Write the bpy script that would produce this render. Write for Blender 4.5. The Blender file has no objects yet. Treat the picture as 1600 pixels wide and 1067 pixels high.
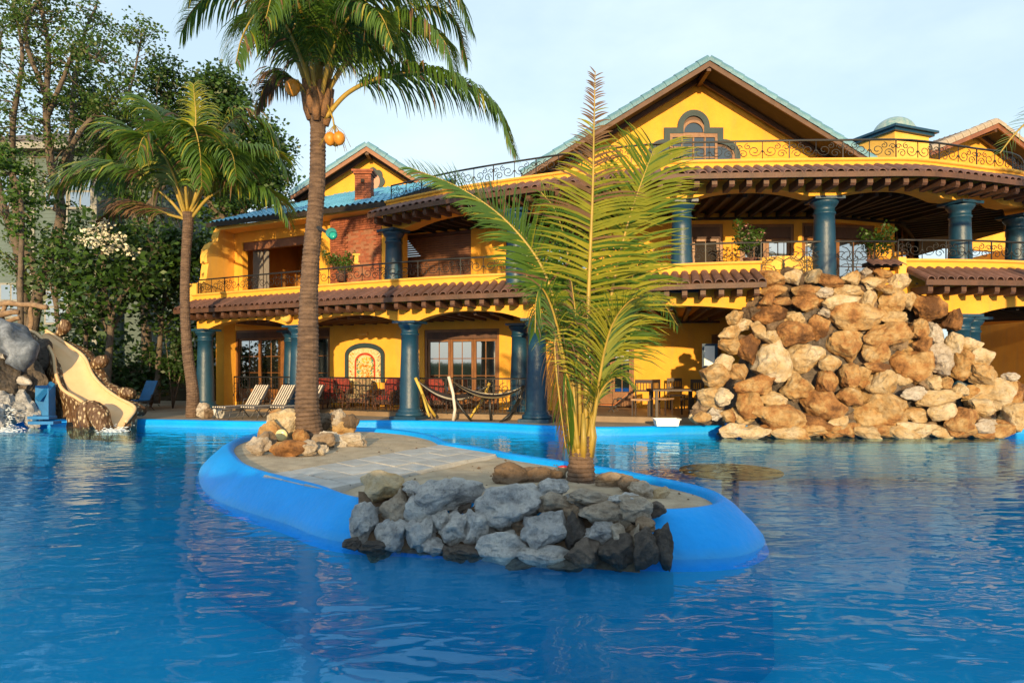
import bpy, bmesh, math, random
from math import sin, cos, pi, sqrt, radians
from mathutils import Vector, Matrix, noise, Euler
from mathutils.geometry import tessellate_polygon
V = Vector
SC = bpy.context.scene
COL = SC.collection
R = random.Random(7)
F = 1067.0; HOR = 575.0; HC = 1.7      # focal length in photo pixels, horizon row, eye height above the water

# ------------------------------------------------------------------ camera
cd = bpy.data.cameras.new('camera'); cam = bpy.data.objects.new('camera', cd); COL.objects.link(cam)
cam.location = (0, 0, HC); cam.rotation_euler = (radians(90), 0, 0)
cd.sensor_width = 36; cd.lens = 36 * F / 1600; cd.shift_y = (HOR - 533.5) / 1600
cd.clip_start = 0.05; cd.clip_end = 3000
SC.camera = cam

# ------------------------------------------------------------------ world + sun
SUN_EL = radians(9.5); LX = 0.03                       # light travels along (LX, 1, -tan el)
w = bpy.data.worlds.new('World'); SC.world = w; w.use_nodes = True
nt = w.node_tree; nt.nodes.clear()
def nn(t, **k):
    n = nt.nodes.new(t)
    for a, b in k.items(): setattr(n, a, b)
    return n
sky = nn('ShaderNodeTexSky', sky_type='NISHITA', sun_disc=False, sun_elevation=SUN_EL, sun_rotation=pi - math.atan(LX) * -1, air_density=1.0, dust_density=1.6, ozone_density=2.2)
bg = nn('ShaderNodeBackground'); bg.inputs[1].default_value = 0.15
out = nn('ShaderNodeOutputWorld')
tc = nn('ShaderNodeTexCoord'); mp = nn('ShaderNodeMapping'); mp.inputs['Scale'].default_value = (1.0, 1.0, 2.2)
nz = nn('ShaderNodeTexNoise'); nz.inputs['Scale'].default_value = 2.1; nz.inputs['Detail'].default_value = 7; nz.inputs['Roughness'].default_value = .55
rp = nn('ShaderNodeValToRGB'); rp.color_ramp.elements[0].position = .38; rp.color_ramp.elements[0].color = (.6, .6, .6, 1); rp.color_ramp.elements[1].position = .68; rp.color_ramp.elements[1].color = (.98, .98, .98, 1)
mx = nn('ShaderNodeMixRGB'); mx.inputs[2].default_value = (3.3, 4.0, 4.3, 1)   # thin bright veil of cloud
L = nt.links.new
L(tc.outputs['Generated'], mp.inputs[0]); L(mp.outputs[0], nz.inputs[0]); L(nz.outputs[0], rp.inputs[0])
L(rp.outputs[0], mx.inputs[0]); L(sky.outputs[0], mx.inputs[1]); L(mx.outputs[0], bg.inputs[0]); L(bg.outputs[0], out.inputs[0])
sl = bpy.data.lights.new('sun', 'SUN'); so = bpy.data.objects.new('sun', sl); COL.objects.link(so)
sl.energy = 3.7; sl.angle = radians(.6); sl.color = (1, .72, .37)
so.rotation_euler = V((LX, 1, -math.tan(SUN_EL))).to_track_quat('-Z', 'Y').to_euler()
vs = SC.view_settings; vs.view_transform = 'Standard'; vs.look = 'None'; vs.gamma = 1; vs.use_curve_mapping = False; vs.exposure = 0.87
SC.cycles.max_bounces = 8; SC.cycles.transparent_max_bounces = 24

# ------------------------------------------------------------------ materials
MATS = {}
def mat(name, c1, c2=None, rough=.7, scale=4, bump=.0, bscale=None, detail=6, ior=None, rnd=0, streak=0, ao=None, metal=0, spec=None, trans=0, dirt=0, dcol=(.35, .25, .16), line=0):
    """procedural principled: two-colour noise, optional per-object variation, bump"""
    m = bpy.data.materials.new(name); m.use_nodes = True; t = m.node_tree; b = t.nodes['Principled BSDF']; MATS[name] = m
    def N(k): return t.nodes.new(k)
    l = t.links.new
    b.inputs['Roughness'].default_value = rough; b.inputs['Metallic'].default_value = metal
    if ior: b.inputs['IOR'].default_value = ior
    if spec is not None: b.inputs['Specular IOR Level'].default_value = spec
    c2 = c2 or tuple(x * .75 for x in c1)
    co = N('ShaderNodeTexCoord'); n1 = N('ShaderNodeTexNoise'); n1.inputs['Scale'].default_value = scale; n1.inputs['Detail'].default_value = detail; n1.inputs['Roughness'].default_value = .62
    src = co.outputs['Object']
    if streak:
        mpp = N('ShaderNodeMapping'); mpp.inputs['Scale'].default_value = (1, 1, streak); l(src, mpp.inputs[0]); l(mpp.outputs[0], n1.inputs[0])
    else: l(src, n1.inputs[0])
    r = N('ShaderNodeValToRGB'); r.color_ramp.elements[0].position = .35; r.color_ramp.elements[1].position = .65
    r.color_ramp.elements[0].color = (*c2, 1); r.color_ramp.elements[1].color = (*c1, 1); l(n1.outputs[0], r.inputs[0])
    o = r.outputs[0]
    if rnd:
        oi = N('ShaderNodeObjectInfo'); h = N('ShaderNodeHueSaturation'); mr = N('ShaderNodeMapRange')
        mr.inputs['To Min'].default_value = 1 - rnd; mr.inputs['To Max'].default_value = 1 + rnd * .8
        l(oi.outputs['Random'], mr.inputs['Value']); l(mr.outputs[0], h.inputs['Value']); l(o, h.inputs['Color']); o = h.outputs[0]
    if dirt:
        mp2 = N('ShaderNodeMapping'); mp2.inputs['Scale'].default_value = (2.2, 2.2, .35); n3 = N('ShaderNodeTexNoise'); n3.inputs['Scale'].default_value = 1.6; n3.inputs['Detail'].default_value = 9; n3.inputs['Roughness'].default_value = .7
        l(src, mp2.inputs[0]); l(mp2.outputs[0], n3.inputs[0]); r3 = N('ShaderNodeValToRGB'); r3.color_ramp.elements[0].position = .50; r3.color_ramp.elements[0].color = (0, 0, 0, 1); r3.color_ramp.elements[1].position = .78; r3.color_ramp.elements[1].color = (dirt,) * 3 + (1,)
        l(n3.outputs[0], r3.inputs[0]); mm = N('ShaderNodeMixRGB'); l(r3.outputs[0], mm.inputs[0]); l(o, mm.inputs[1]); mm.inputs[2].default_value = (*dcol, 1); o = mm.outputs[0]
    if line:   # scale and algae left at the waterline
        ge = N('ShaderNodeNewGeometry'); sp_ = N('ShaderNodeSeparateXYZ'); l(ge.outputs['Position'], sp_.inputs[0]); r4 = N('ShaderNodeValToRGB'); e = r4.color_ramp.elements; e[0].position = .48; e[0].color = (0, 0, 0, 1); e[1].position = .56; e[1].color = (0, 0, 0, 1); x = e.new(.515); x.color = (line,) * 3 + (1,)
        ad = N('ShaderNodeMath'); ad.operation = 'MULTIPLY_ADD'; ad.inputs[1].default_value = .5; ad.inputs[2].default_value = .5; l(sp_.outputs['Z'], ad.inputs[0]); n5 = N('ShaderNodeTexNoise'); n5.inputs['Scale'].default_value = 6; l(ge.outputs['Position'], n5.inputs[0]); ad2 = N('ShaderNodeMath'); ad2.operation = 'MULTIPLY_ADD'; ad2.inputs[1].default_value = .03; l(n5.outputs[0], ad2.inputs[0]); l(ad.outputs[0], ad2.inputs[2]); l(ad2.outputs[0], r4.inputs[0])
        mm = N('ShaderNodeMixRGB'); l(r4.outputs[0], mm.inputs[0]); l(o, mm.inputs[1]); mm.inputs[2].default_value = (.10, .30, .38, 1); o = mm.outputs[0]
    l(o, b.inputs['Base Color'])
    if bump:
        n2 = N('ShaderNodeTexNoise'); n2.inputs['Scale'].default_value = bscale or scale * 4; n2.inputs['Detail'].default_value = 8; l(src, n2.inputs[0])
        bp = N('ShaderNodeBump'); bp.inputs['Strength'].default_value = bump; bp.inputs['Distance'].default_value = .03; l(n2.outputs[0], bp.inputs['Height']); l(bp.outputs[0], b.inputs['Normal'])
    if trans:
        tr = N('ShaderNodeBsdfTranslucent'); ms = N('ShaderNodeMixShader'); ms.inputs[0].default_value = trans
        l(o, tr.inputs[0]); l(b.outputs[0], ms.inputs[1]); l(tr.outputs[0], ms.inputs[2]); l(ms.outputs[0], t.nodes['Material Output'].inputs[0])
    return m
YEL = mat('yellow_stucco', (.80, .395, .042), (.71, .33, .030), .85, 1.3, .35, 30, dirt=.45, dcol=(.42, .25, .10))
YEL2 = mat('pale_yellow_cap', (.80, .46, .085), (.73, .39, .06), .8, 2, .2, 50, dirt=.4, dcol=(.45, .32, .18))
COLB = mat('column_teal', (.007, .050, .100), (.005, .035, .075), .45, 2.5, .25, 14, dirt=.35, dcol=(.06, .11, .13))
TILE = mat('terracotta_dark', (.17, .082, .062), (.11, .055, .045), .75, 5, .3, 40, rnd=.28)
WOOD = mat('dark_wood', (.11, .048, .026), (.06, .028, .016), .6, 3, .3, 20, streak=.3)
WOOD2 = mat('fascia_wood', (.26, .095, .035), (.17, .06, .025), .55, 3, .2, 20)
WOODM = mat('window_wood', (.24, .10, .028), (.16, .065, .02), .45, 4, .2, 20)
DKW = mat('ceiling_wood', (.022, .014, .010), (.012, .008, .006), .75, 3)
RTILE = mat('blue_roof_tile', (.12, .26, .33), (.07, .18, .25), .5, 3, .3, 20, rnd=.15)
RSHEET = mat('blue_roof_sheet', (.12, .38, .56), (.07, .27, .44), .45, 2.5, .3, 20)
TRIM = mat('slate_trim', (.022, .05, .062), (.016, .035, .045), .65, 4, .2)
IRON = mat('black_iron', (.012, .011, .011), None, .5, 4)
GLASS = mat('window_glass', (.015, .017, .018), (.01, .011, .012), .03, 1, ior=5.5)
DARK = mat('dark_interior', (.03, .02, .014), (.015, .01, .008), .9, 1)  # near-black colour in place of the darkness of unlit rooms
MORT = mat('brick_mortar', (.30, .13, .07), None, .9, 10)
BRICK = mat('red_brick', (.34, .105, .045), (.22, .06, .03), .85, 9, .4, 50)
SHUT = mat('shutter_wood', (.20, .085, .04), (.14, .055, .028), .6, 3)
RIM = mat('pool_rim_paint', (.002, .33, .90), (.002, .28, .78), .45, 1.1, .35, 14, spec=.2, dirt=.2, dcol=(.03, .30, .55), line=.3)
POOLF = mat('pool_floor_paint', (.001, .31, .54), (.001, .26, .48), .6, .5)
DECK = mat('concrete_deck', (.34, .28, .20), (.24, .19, .14), .85, 1.2, .3, 25)
SAND = mat('island_sand', (.47, .385, .275), (.33, .265, .185), .95, 3.5, .8, 45)
SLAB = mat('paving_slab', (.46, .455, .44), (.34, .335, .325), .85, 3, .4, 30, rnd=.1)
TERR = mat('terrace_floor', (.25, .17, .10), None, .6, 2)
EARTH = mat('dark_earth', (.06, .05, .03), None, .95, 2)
WHITE = mat('white_plastic', (.8, .8, .78), (.75, .75, .73), .4, 3)
RCOR = mat('roof_brown_grey', (.13, .10, .08), None, .8, 3)
def rockmat(name, stops, rnd=.2, bump=1.0, fs=1.0):
    m = bpy.data.materials.new(name); m.use_nodes = True; t = m.node_tree; b = t.nodes['Principled BSDF']; N = t.nodes.new; l = t.links.new
    co = N('ShaderNodeTexCoord'); oi = N('ShaderNodeObjectInfo'); ad = N('ShaderNodeVectorMath'); ad.operation = 'ADD'
    sc = N('ShaderNodeMath'); sc.operation = 'MULTIPLY'; sc.inputs[1].default_value = 37; l(oi.outputs['Random'], sc.inputs[0]); gp = N('ShaderNodeNewGeometry'); l(gp.outputs['Position'], ad.inputs[0]); l(sc.outputs[0], ad.inputs[1])
    n = N('ShaderNodeTexNoise'); n.inputs['Scale'].default_value = 2.2 * fs; n.inputs['Detail'].default_value = 9; n.inputs['Roughness'].default_value = .68; l(ad.outputs[0], n.inputs[0])
    # per rock shift of the ramp
    m1 = N('ShaderNodeMapRange'); m1.inputs['To Min'].default_value = -rnd; m1.inputs['To Max'].default_value = rnd; l(oi.outputs['Random'], m1.inputs['Value'])
    a2 = N('ShaderNodeMath'); l(n.outputs[0], a2.inputs[0]); l(m1.outputs[0], a2.inputs[1])
    r = N('ShaderNodeValToRGB'); e = r.color_ramp.elements
    e[0].position = stops[0][0]; e[0].color = (*stops[0][1], 1); e[1].position = stops[-1][0]; e[1].color = (*stops[-1][1], 1)
    for p, c in stops[1:-1]: x = e.new(p); x.color = (*c, 1)
    l(a2.outputs[0], r.inputs[0])
    # pits / cracks
    v = N('ShaderNodeTexNoise'); v.inputs['Scale'].default_value = 10 * fs; v.inputs['Detail'].default_value = 9; v.inputs['Roughness'].default_value = .75; l(ad.outputs[0], v.inputs[0])
    r2 = N('ShaderNodeValToRGB'); r2.color_ramp.elements[0].position = .33; r2.color_ramp.elements[0].color = (.32, .29, .27, 1); r2.color_ramp.elements[1].position = .5; l(v.outputs[0], r2.inputs[0])
    mu = N('ShaderNodeMixRGB'); mu.blend_type = 'MULTIPLY'; mu.inputs[0].default_value = .6; l(r.outputs[0], mu.inputs[1]); l(r2.outputs[0], mu.inputs[2]); l(mu.outputs[0], b.inputs['Base Color'])
    b.inputs['Roughness'].default_value = .9
    bp = N('ShaderNodeBump'); bp.inputs['Strength'].default_value = bump; bp.inputs['Distance'].default_value = .05; l(v.outputs[0], bp.inputs['Height']); l(bp.outputs[0], b.inputs['Normal'])
    return m
RK_T = rockmat('tan_limestone', [(.25, (.12, .05, .015)), (.38, (.33, .15, .045)), (.48, (.43, .26, .10)), (.60, (.50, .36, .19)), (.76, (.60, .50, .35))], .20, 1.2)
RK_G = rockmat('grey_limestone', [(.22, (.12, .12, .125)), (.36, (.36, .36, .365)), (.48, (.56, .555, .55)), (.68, (.76, .74, .70))], .10, 1.3, 2.4)
RK_D = rockmat('dark_wet_stone', [(.3, (.035, .034, .036)), (.5, (.11, .09, .075)), (.75, (.24, .19, .15))], .1, 1.2, 2.2)
RK_W = rockmat('pale_stone', [(.25, (.30, .22, .15)), (.5, (.50, .42, .33)), (.75, (.66, .62, .55))], .12, 1.2, 2.0)
RK_B = rockmat('brown_stone', [(.25, (.06, .04, .025)), (.5, (.18, .12, .075)), (.75, (.36, .27, .18))], .12)
LEAF = mat('leaf_green', (.075, .16, .018), (.035, .085, .010), .5, 1.2, trans=.35)
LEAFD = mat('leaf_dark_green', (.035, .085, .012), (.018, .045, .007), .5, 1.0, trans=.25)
LEAFO = mat('leaf_olive', (.10, .14, .025), (.06, .085, .015), .5, 1.2, trans=.35)
PALMG = mat('palm_leaf', (.10, .19, .022), (.05, .11, .014), .42, .9, trans=.38)
PALMY = mat('palm_leaf_yellow', (.38, .34, .03), (.18, .22, .02), .4, 1.3, trans=.35)
PALMD = mat('palm_leaf_dry', (.20, .11, .05), (.11, .06, .03), .7, 3, trans=.2)
RACH = mat('palm_midrib', (.40, .26, .04), (.27, .20, .035), .5, 3)
TRUNK = mat('palm_trunk', (.16, .10, .065), (.07, .042, .028), .9, 5, .8, 26, streak=3)
BARK = mat('tree_bark', (.15, .115, .085), (.08, .06, .045), .9, 4, .8, 25)
COCO = mat('coconut_orange', (.62, .26, .02), (.50, .19, .015), .45, 6)
FLOW = mat('white_flower', (.72, .68, .52), None, .6, 3)

# ------------------------------------------------------------------ helpers
W = {}
def P(px, py, Y): return V(((px - 800) / F * Y, Y, HC + (HOR - py) / F * Y))
def PG(px, py, z=0.0):
    Y = (HC - z) * F / (py - HOR); return V(((px - 800) / F * Y, Y, z))
def link(o, parent=None, world=None):
    COL.objects.link(o)
    world = V(world) if world is not None else V((0, 0, 0)); W[o.name] = world
    if parent is not None: o.parent = parent; o.location = world - W[parent.name]
    else: o.location = world
    return o
def thing(name, label, cat, loc=(0, 0, 0), group=None):
    o = bpy.data.objects.new(name, None); o.empty_display_size = .2; link(o, None, loc)
    o['label'] = label; o['category'] = cat
    if group: o['group'] = group
    return o
def tag(o, label, cat, group=None):
    o['label'] = label; o['category'] = cat
    if group: o['group'] = group
    return o
def struct(o): o['kind'] = 'structure'; return o
def stuff(o): o['kind'] = 'stuff'; return o
class MB:
    def __init__(s): s.v = []; s.f = []; s.m = []; s.sm = []
    def add(s, vs, fs, m=0, smooth=False):
        b = len(s.v); s.v += [tuple(x) for x in vs]; s.f += [tuple(b + i for i in f) for f in fs]; s.m += [m] * len(fs); s.sm += [smooth] * len(fs)
    def box(s, c, size, rz=0, m=0, M=None):
        x, y, z = [a / 2 for a in size]
        vs = [V((i, j, k)) for i in (-x, x) for j in (-y, y) for k in (-z, z)]
        T = M if M is not None else Matrix.Translation(c) @ Matrix.Rotation(rz, 4, 'Z')
        s.add([T @ v for v in vs], [(0, 1, 3, 2), (4, 6, 7, 5), (0, 4, 5, 1), (2, 3, 7, 6), (0, 2, 6, 4), (1, 5, 7, 3)], m)
    def bar(s, a, b, w, h=None, m=0, up=(0, 0, 1)):
        a = V(a); b = V(b); d = b - a; h = h or w; t = d.normalized(); u = V(up)
        if abs(t.dot(u)) > .98: u = V((0, 1, 0))
        sx = t.cross(u).normalized(); sz = sx.cross(t)
        vs = [p + sx * i * w / 2 + sz * k * h / 2 for p in (a, b) for i, k in ((-1, -1), (1, -1), (1, 1), (-1, 1))]
        s.add(vs, [(0, 1, 2, 3), (7, 6, 5, 4), (0, 4, 5, 1), (1, 5, 6, 2), (2, 6, 7, 3), (3, 7, 4, 0)], m)
    def tube(s, pts, r, n=6, m=0, cap=True, smooth=True):
        pts = [V(p) for p in pts]; rs = r if isinstance(r, (list, tuple)) else [r] * len(pts)
        vs = []; fs = []; u = None
        for i, p in enumerate(pts):
            t = (pts[min(i + 1, len(pts) - 1)] - pts[max(i - 1, 0)]).normalized()
            if u is None: u = t.orthogonal().normalized()
            u = (u - t * u.dot(t)); u = u.normalized() if u.length > 1e-6 else t.orthogonal().normalized()
            w_ = t.cross(u)
            for k in range(n): a = 2 * pi * k / n; vs.append(p + (u * cos(a) + w_ * sin(a)) * rs[i])
        for i in range(len(pts) - 1):
            for k in range(n): k2 = (k + 1) % n; fs.append((i * n + k, i * n + k2, (i + 1) * n + k2, (i + 1) * n + k))
        if cap: fs += [tuple(range(n - 1, -1, -1)), tuple(range((len(pts) - 1) * n, len(pts) * n))]
        s.add(vs, fs, m, smooth)
    def lathe(s, prof, c=(0, 0, 0), n=20, m=0, smooth=True, axis=None):
        c = V(c); vs = []; fs = []
        for r, z in prof:
            for k in range(n):
                a = 2 * pi * k / n; q = V((r * cos(a), r * sin(a), z))
                vs.append(c + (axis @ q if axis is not None else q))
        for i in range(len(prof) - 1):
            for k in range(n): k2 = (k + 1) % n; fs.append((i * n + k, i * n + k2, (i + 1) * n + k2, (i + 1) * n + k))
        fs += [tuple(range(n - 1, -1, -1)), tuple(range((len(prof) - 1) * n, len(prof) * n))]
        s.add(vs, fs, m, smooth)
    def prism(s, poly, o, ex, ez, depth, m=0):
        """polygon (a,b) in the plane spanned by ex,ez at o, extruded by vector depth"""
        o = V(o); ex = V(ex); ez = V(ez); d = V(depth); n = len(poly)
        A = [o + ex * a + ez * b for a, b in poly]; vs = A + [p + d for p in A]
        tri = tessellate_polygon([[V((a, b, 0)) for a, b in poly]])
        fs = [tuple(t) for t in tri] + [tuple(i + n for i in reversed(t)) for t in tri] + [(i, (i + 1) % n, (i + 1) % n + n, i + n) for i in range(n)]
        s.add(vs, fs, m)
    def band(s, outer, inner, o, ex, ez, depth, m=0, closed=False):
        o = V(o); ex = V(ex); ez = V(ez); d = V(depth); n = len(outer)
        A = [o + ex * a + ez * b for a, b in outer]; B = [o + ex * a + ez * b for a, b in inner]
        vs = A + B + [p + d for p in A] + [p + d for p in B]; fs = []
        for i in range(n if closed else n - 1):
            j = (i + 1) % n
            fs += [(i, j, n + j, n + i), (2 * n + j, 2 * n + i, 3 * n + i, 3 * n + j), (i, 2 * n + i, 2 * n + j, j), (n + i, n + j, 3 * n + j, 3 * n + i)]
        if not closed: fs += [(0, n, 3 * n, 2 * n), (n - 1, 3 * n - 1, 4 * n - 1, 2 * n - 1)]
        s.add(vs, fs, m)
    def mesh(s, name, mats, origin=(0, 0, 0)):
        o = V(origin); me = bpy.data.meshes.new(name)
        me.from_pydata([(x - o.x, y - o.y, z - o.z) for x, y, z in s.v], [], s.f)
        for mm in (mats if isinstance(mats, (list, tuple)) else [mats]): me.materials.append(mm)
        me.polygons.foreach_set('material_index', s.m); me.polygons.foreach_set('use_smooth', s.sm); me.update()
        return me
    def build(s, name, mats, parent=None, origin=None, fix=False):
        if origin is None:
            xs = [v[0] for v in s.v]; ys = [v[1] for v in s.v]; zs = [v[2] for v in s.v]
            origin = ((min(xs) + max(xs)) / 2, (min(ys) + max(ys)) / 2, min(zs))
        me = s.mesh(name, mats, origin)
        if fix:
            bm = bmesh.new(); bm.from_mesh(me); bmesh.ops.recalc_face_normals(bm, faces=bm.faces); bm.to_mesh(me); bm.free()
        return link(bpy.data.objects.new(name, me), parent, origin)
def inst(name, me, parent, world, rot=None, scale=None):
    o = bpy.data.objects.new(name, me); link(o, parent, world)
    if rot is not None: o.rotation_euler = rot
    if scale is not None: o.scale = scale
    return o
def copy_tree(src, loc, rz, label, group=None):
    r = src.copy(); COL.objects.link(r); W[r.name] = V(loc); r.location = loc; r.rotation_euler = (0, 0, rz); r['label'] = label
    if group: r['group'] = group
    for ch in list(src.children):
        c = ch.copy(); COL.objects.link(c); c.parent = r
        for g in ch.children: d = g.copy(); COL.objects.link(d); d.parent = c
    return r
def catmull(pts, n=8):
    pts = [V(p) for p in pts]; q = [pts[0] * 2 - pts[1]] + pts + [pts[-1] * 2 - pts[-2]]; o = []
    for i in range(1, len(q) - 2):
        a, b, c, d = q[i - 1:i + 3]
        for k in range(n):
            t = k / n; o.append(.5 * ((2 * b) + (c - a) * t + (2 * a - 5 * b + 4 * c - d) * t * t + (3 * b - a - 3 * c + d) * t ** 3))
    o.append(pts[-1]); return o
def ccat(pts, n=6):
    """closed catmull"""
    m = len(pts); pts = [V(p) for p in pts]; o = []
    for i in range(m):
        a, b, c, d = pts[i - 1], pts[i], pts[(i + 1) % m], pts[(i + 2) % m]
        for k in range(n):
            t = k / n; o.append(.5 * ((2 * b) + (c - a) * t + (2 * a - 5 * b + 4 * c - d) * t * t + (3 * b - a - 3 * c + d) * t ** 3))
    return o
class Curve:
    """plan curve of the facade; at(s) gives the point and the outward normal"""
    def __init__(s, pts):
        s.p = [v for v in catmull([(x, y, 0) for x, y in pts], 24)]; s.l = [0]
        for a, b in zip(s.p, s.p[1:]): s.l.append(s.l[-1] + (b - a).length)
        s.len = s.l[-1]
    def at(s, t):
        t = max(0, min(s.len, t)); i = 0; lo, hi = 0, len(s.l) - 2
        while lo < hi:
            mid = (lo + hi + 1) // 2
            if s.l[mid] <= t: lo = mid
            else: hi = mid - 1
        i = lo; a, b = s.p[i], s.p[i + 1]; u = (t - s.l[i]) / (s.l[i + 1] - s.l[i])
        d = (s.p[min(i + 2, len(s.p) - 1)] - s.p[max(i - 1, 0)]).normalized()
        return a.lerp(b, u), V((d.y, -d.x, 0)), d
    def pt(s, t, d, z): p, n, _ = s.at(t); q = p + n * d; return V((q.x, q.y, z))
    def s_px(s, px, d=0):
        k = (px - 800) / F; best = None
        N = 600
        for i in range(N + 1):
            t = s.len * i / N; q = s.pt(t, d, 0); e = abs(q.x / q.y - k)
            if best is None or e < best[0]: best = (e, t)
        return best[1]
def sweep(mb, cv, s0, s1, prof, step=.35, m=0):
    n = max(1, int(abs(s1 - s0) / step + .5)); rings = []
    for i in range(n + 1):
        t = s0 + (s1 - s0) * i / n; pr = prof(t) if callable(prof) else prof
        rings.append([cv.pt(t, d, z) for d, z in pr])
    k = len(rings[0]); vs = [v for r in rings for v in r]; fs = []
    for i in range(n):
        for j in range(k): j2 = (j + 1) % k; fs.append((i * k + j, (i + 1) * k + j, (i + 1) * k + j2, i * k + j2))
    fs += [tuple(range(k)), tuple(range(n * k + k - 1, n * k - 1, -1))]
    mb.add(vs, fs, m)
def rect(d0, d1, z0, z1): return [(d0, z0), (d1, z0), (d1, z1), (d0, z1)]
# ================================================================== ground, pool, island
DZ = .2
far = [PG(px, py, DZ) for px, py in [(-120, 655), (60, 656), (220, 655.5), (400, 659), (520, 658), (640, 657.5), (760, 661), (860, 666), (950, 668), (1060, 666), (1180, 665), (1300, 666), (1450, 665), (1600, 665), (1760, 667)]]
pool = catmull(far, 4) + [V((20, 10, DZ)), V((21, 3, DZ)), V((14, -.8, DZ)), V((-14, -.8, DZ)), V((-21, 4, DZ)), V((-20.5, 12, DZ))]
big = [V((x, y, DZ)) for x, y in ((-600, -300), (600, -300), (600, 900), (-600, 900))]
mb = MB(); tri = tessellate_polygon([big, pool]); vs = big + pool; mb.add(vs, [tuple(t) for t in tri])
# skirt so the rim of the hole has thickness
DECKG = mat('ground_concrete', (.34, .28, .205), (.24, .19, .14), .85, .9, .3, 22)
ground = struct(mb.build('ground', DECKG, origin=(0, 0, 0), fix=True))
if ground.data.polygons[0].normal.z < 0: ground.data.flip_normals()
mb = MB(); n = len(pool)
mb.add([(p.x, p.y, -1.15) for p in pool] , [tuple(t) for t in tessellate_polygon([[V((p.x, p.y, 0)) for p in pool]])])
fl = struct(mb.build('pool_floor', POOLF, origin=(0, 0, -1.15), fix=True))
if fl.data.polygons[0].normal.z < 0: fl.data.flip_normals()
def inward(i):
    a = pool[i - 1]; b = pool[(i + 1) % n]; d = (b - a).normalized(); return V((-d.y, d.x, 0))
# orientation test
ar = sum(pool[i].x * pool[(i + 1) % n].y - pool[(i + 1) % n].x * pool[i].y for i in range(n)); sg = 1 if ar > 0 else -1
mb = MB(); prof = [(-.16, DZ - .12), (-.16, DZ + .006), (-.10, DZ + .016), (.02, DZ + .014), (.06, DZ - .015), (.065, DZ - .06), (.05, -.05), (.05, -1.16), (0, -1.16)]
vs = []; fs = []; k = len(prof)
for i, p in enumerate(pool):
    nrm = inward(i) * sg
    for d, z in prof: vs.append((p.x + nrm.x * d, p.y + nrm.y * d, z))
for i in range(n):
    for j in range(k - 1): fs.append((i * k + j, i * k + j + 1, ((i + 1) % n) * k + j + 1, ((i + 1) % n) * k + j))
mb.add(vs, fs, 0, True); mb.m = [1 if q % (k - 1) >= 6 else 0 for q in range(len(fs))]; struct(mb.build('pool_coping', [RIM, POOLF], origin=(0, 0, 0), fix=True))
# water: closed body, surface fresnel mirror over clear tinted water with real absorption
wm = bpy.data.materials.new('pool_water'); wm.use_nodes = True; t = wm.node_tree; t.nodes.clear(); N = t.nodes.new; l = t.links.new
o = N('ShaderNodeOutputMaterial'); tr = N('ShaderNodeBsdfTransparent'); gl = N('ShaderNodeBsdfGlossy'); fr = N('ShaderNodeFresnel'); ms = N('ShaderNodeMixShader')
gl.inputs['Roughness'].default_value = .01; gl.inputs['Color'].default_value = (.62, .88, 1, 1); fr.inputs['IOR'].default_value = 1.33
co = N('ShaderNodeTexCoord'); hs = []
for (sx, sy, sc, dt, rot, wt) in ((1, 2.3, .8, 2, .18, .75), (1, 2.0, 2.4, 1.5, -.2, .42), (1, 1.5, 6.5, 1, .1, .03), (1, 1.2, .3, 1, .5, .9)):
    mp_ = N('ShaderNodeMapping'); mp_.inputs['Scale'].default_value = (sx, sy, 1); mp_.inputs['Rotation'].default_value = (0, 0, rot); no = N('ShaderNodeTexNoise'); no.inputs['Scale'].default_value = sc; no.inputs['Detail'].default_value = dt; no.inputs['Distortion'].default_value = .5
    l(co.outputs['Object'], mp_.inputs[0]); l(mp_.outputs[0], no.inputs[0]); mm = N('ShaderNodeMath'); mm.operation = 'MULTIPLY'; mm.inputs[1].default_value = wt; l(no.outputs[0], mm.inputs[0]); hs.append(mm)
a = hs[0]
for b_ in hs[1:]: s_ = N('ShaderNodeMath'); l(a.outputs[0], s_.inputs[0]); l(b_.outputs[0], s_.inputs[1]); a = s_
bp = N('ShaderNodeBump'); bp.inputs['Strength'].default_value = .26; bp.inputs['Distance'].default_value = .10; l(a.outputs[0], bp.inputs['Height'])
for q in (gl, fr): l(bp.outputs[0], q.inputs['Normal'])
ge = N('ShaderNodeNewGeometry'); mr_ = N('ShaderNodeMapRange'); mr_.inputs['To Min'].default_value = 1.30; mr_.inputs['To Max'].default_value = 1 / 1.30; l(ge.outputs['Backfacing'], mr_.inputs['Value']); l(mr_.outputs[0], fr.inputs['IOR'])
tr.inputs[0].default_value = (.86, .95, 1, 1)
l(fr.outputs[0], ms.inputs[0]); l(tr.outputs[0], ms.inputs[1]); l(gl.outputs[0], ms.inputs[2]); l(ms.outputs[0], o.inputs[0])
va = N('ShaderNodeVolumeAbsorption'); va.inputs['Color'].default_value = (.28, .92, .985, 1); va.inputs['Density'].default_value = .36; l(va.outputs[0], o.inputs['Volume'])
mb = MB(); wp = [(p.x + inward(i).x * sg * .02, p.y + inward(i).y * sg * .02) for i, p in enumerate(pool)]
tt = [tuple(q) for q in tessellate_polygon([[V((x, y, 0)) for x, y in wp]])]
mb.add([(x, y, 0) for x, y in wp] + [(x, y, -1.30) for x, y in wp], tt + [tuple(i + n for i in reversed(q)) for q in tt] + [(i, (i + 1) % n, (i + 1) % n + n, i + n) for i in range(n)])
struct(mb.build('pool_water', wm, origin=(0, 0, 0), fix=True))
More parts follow.
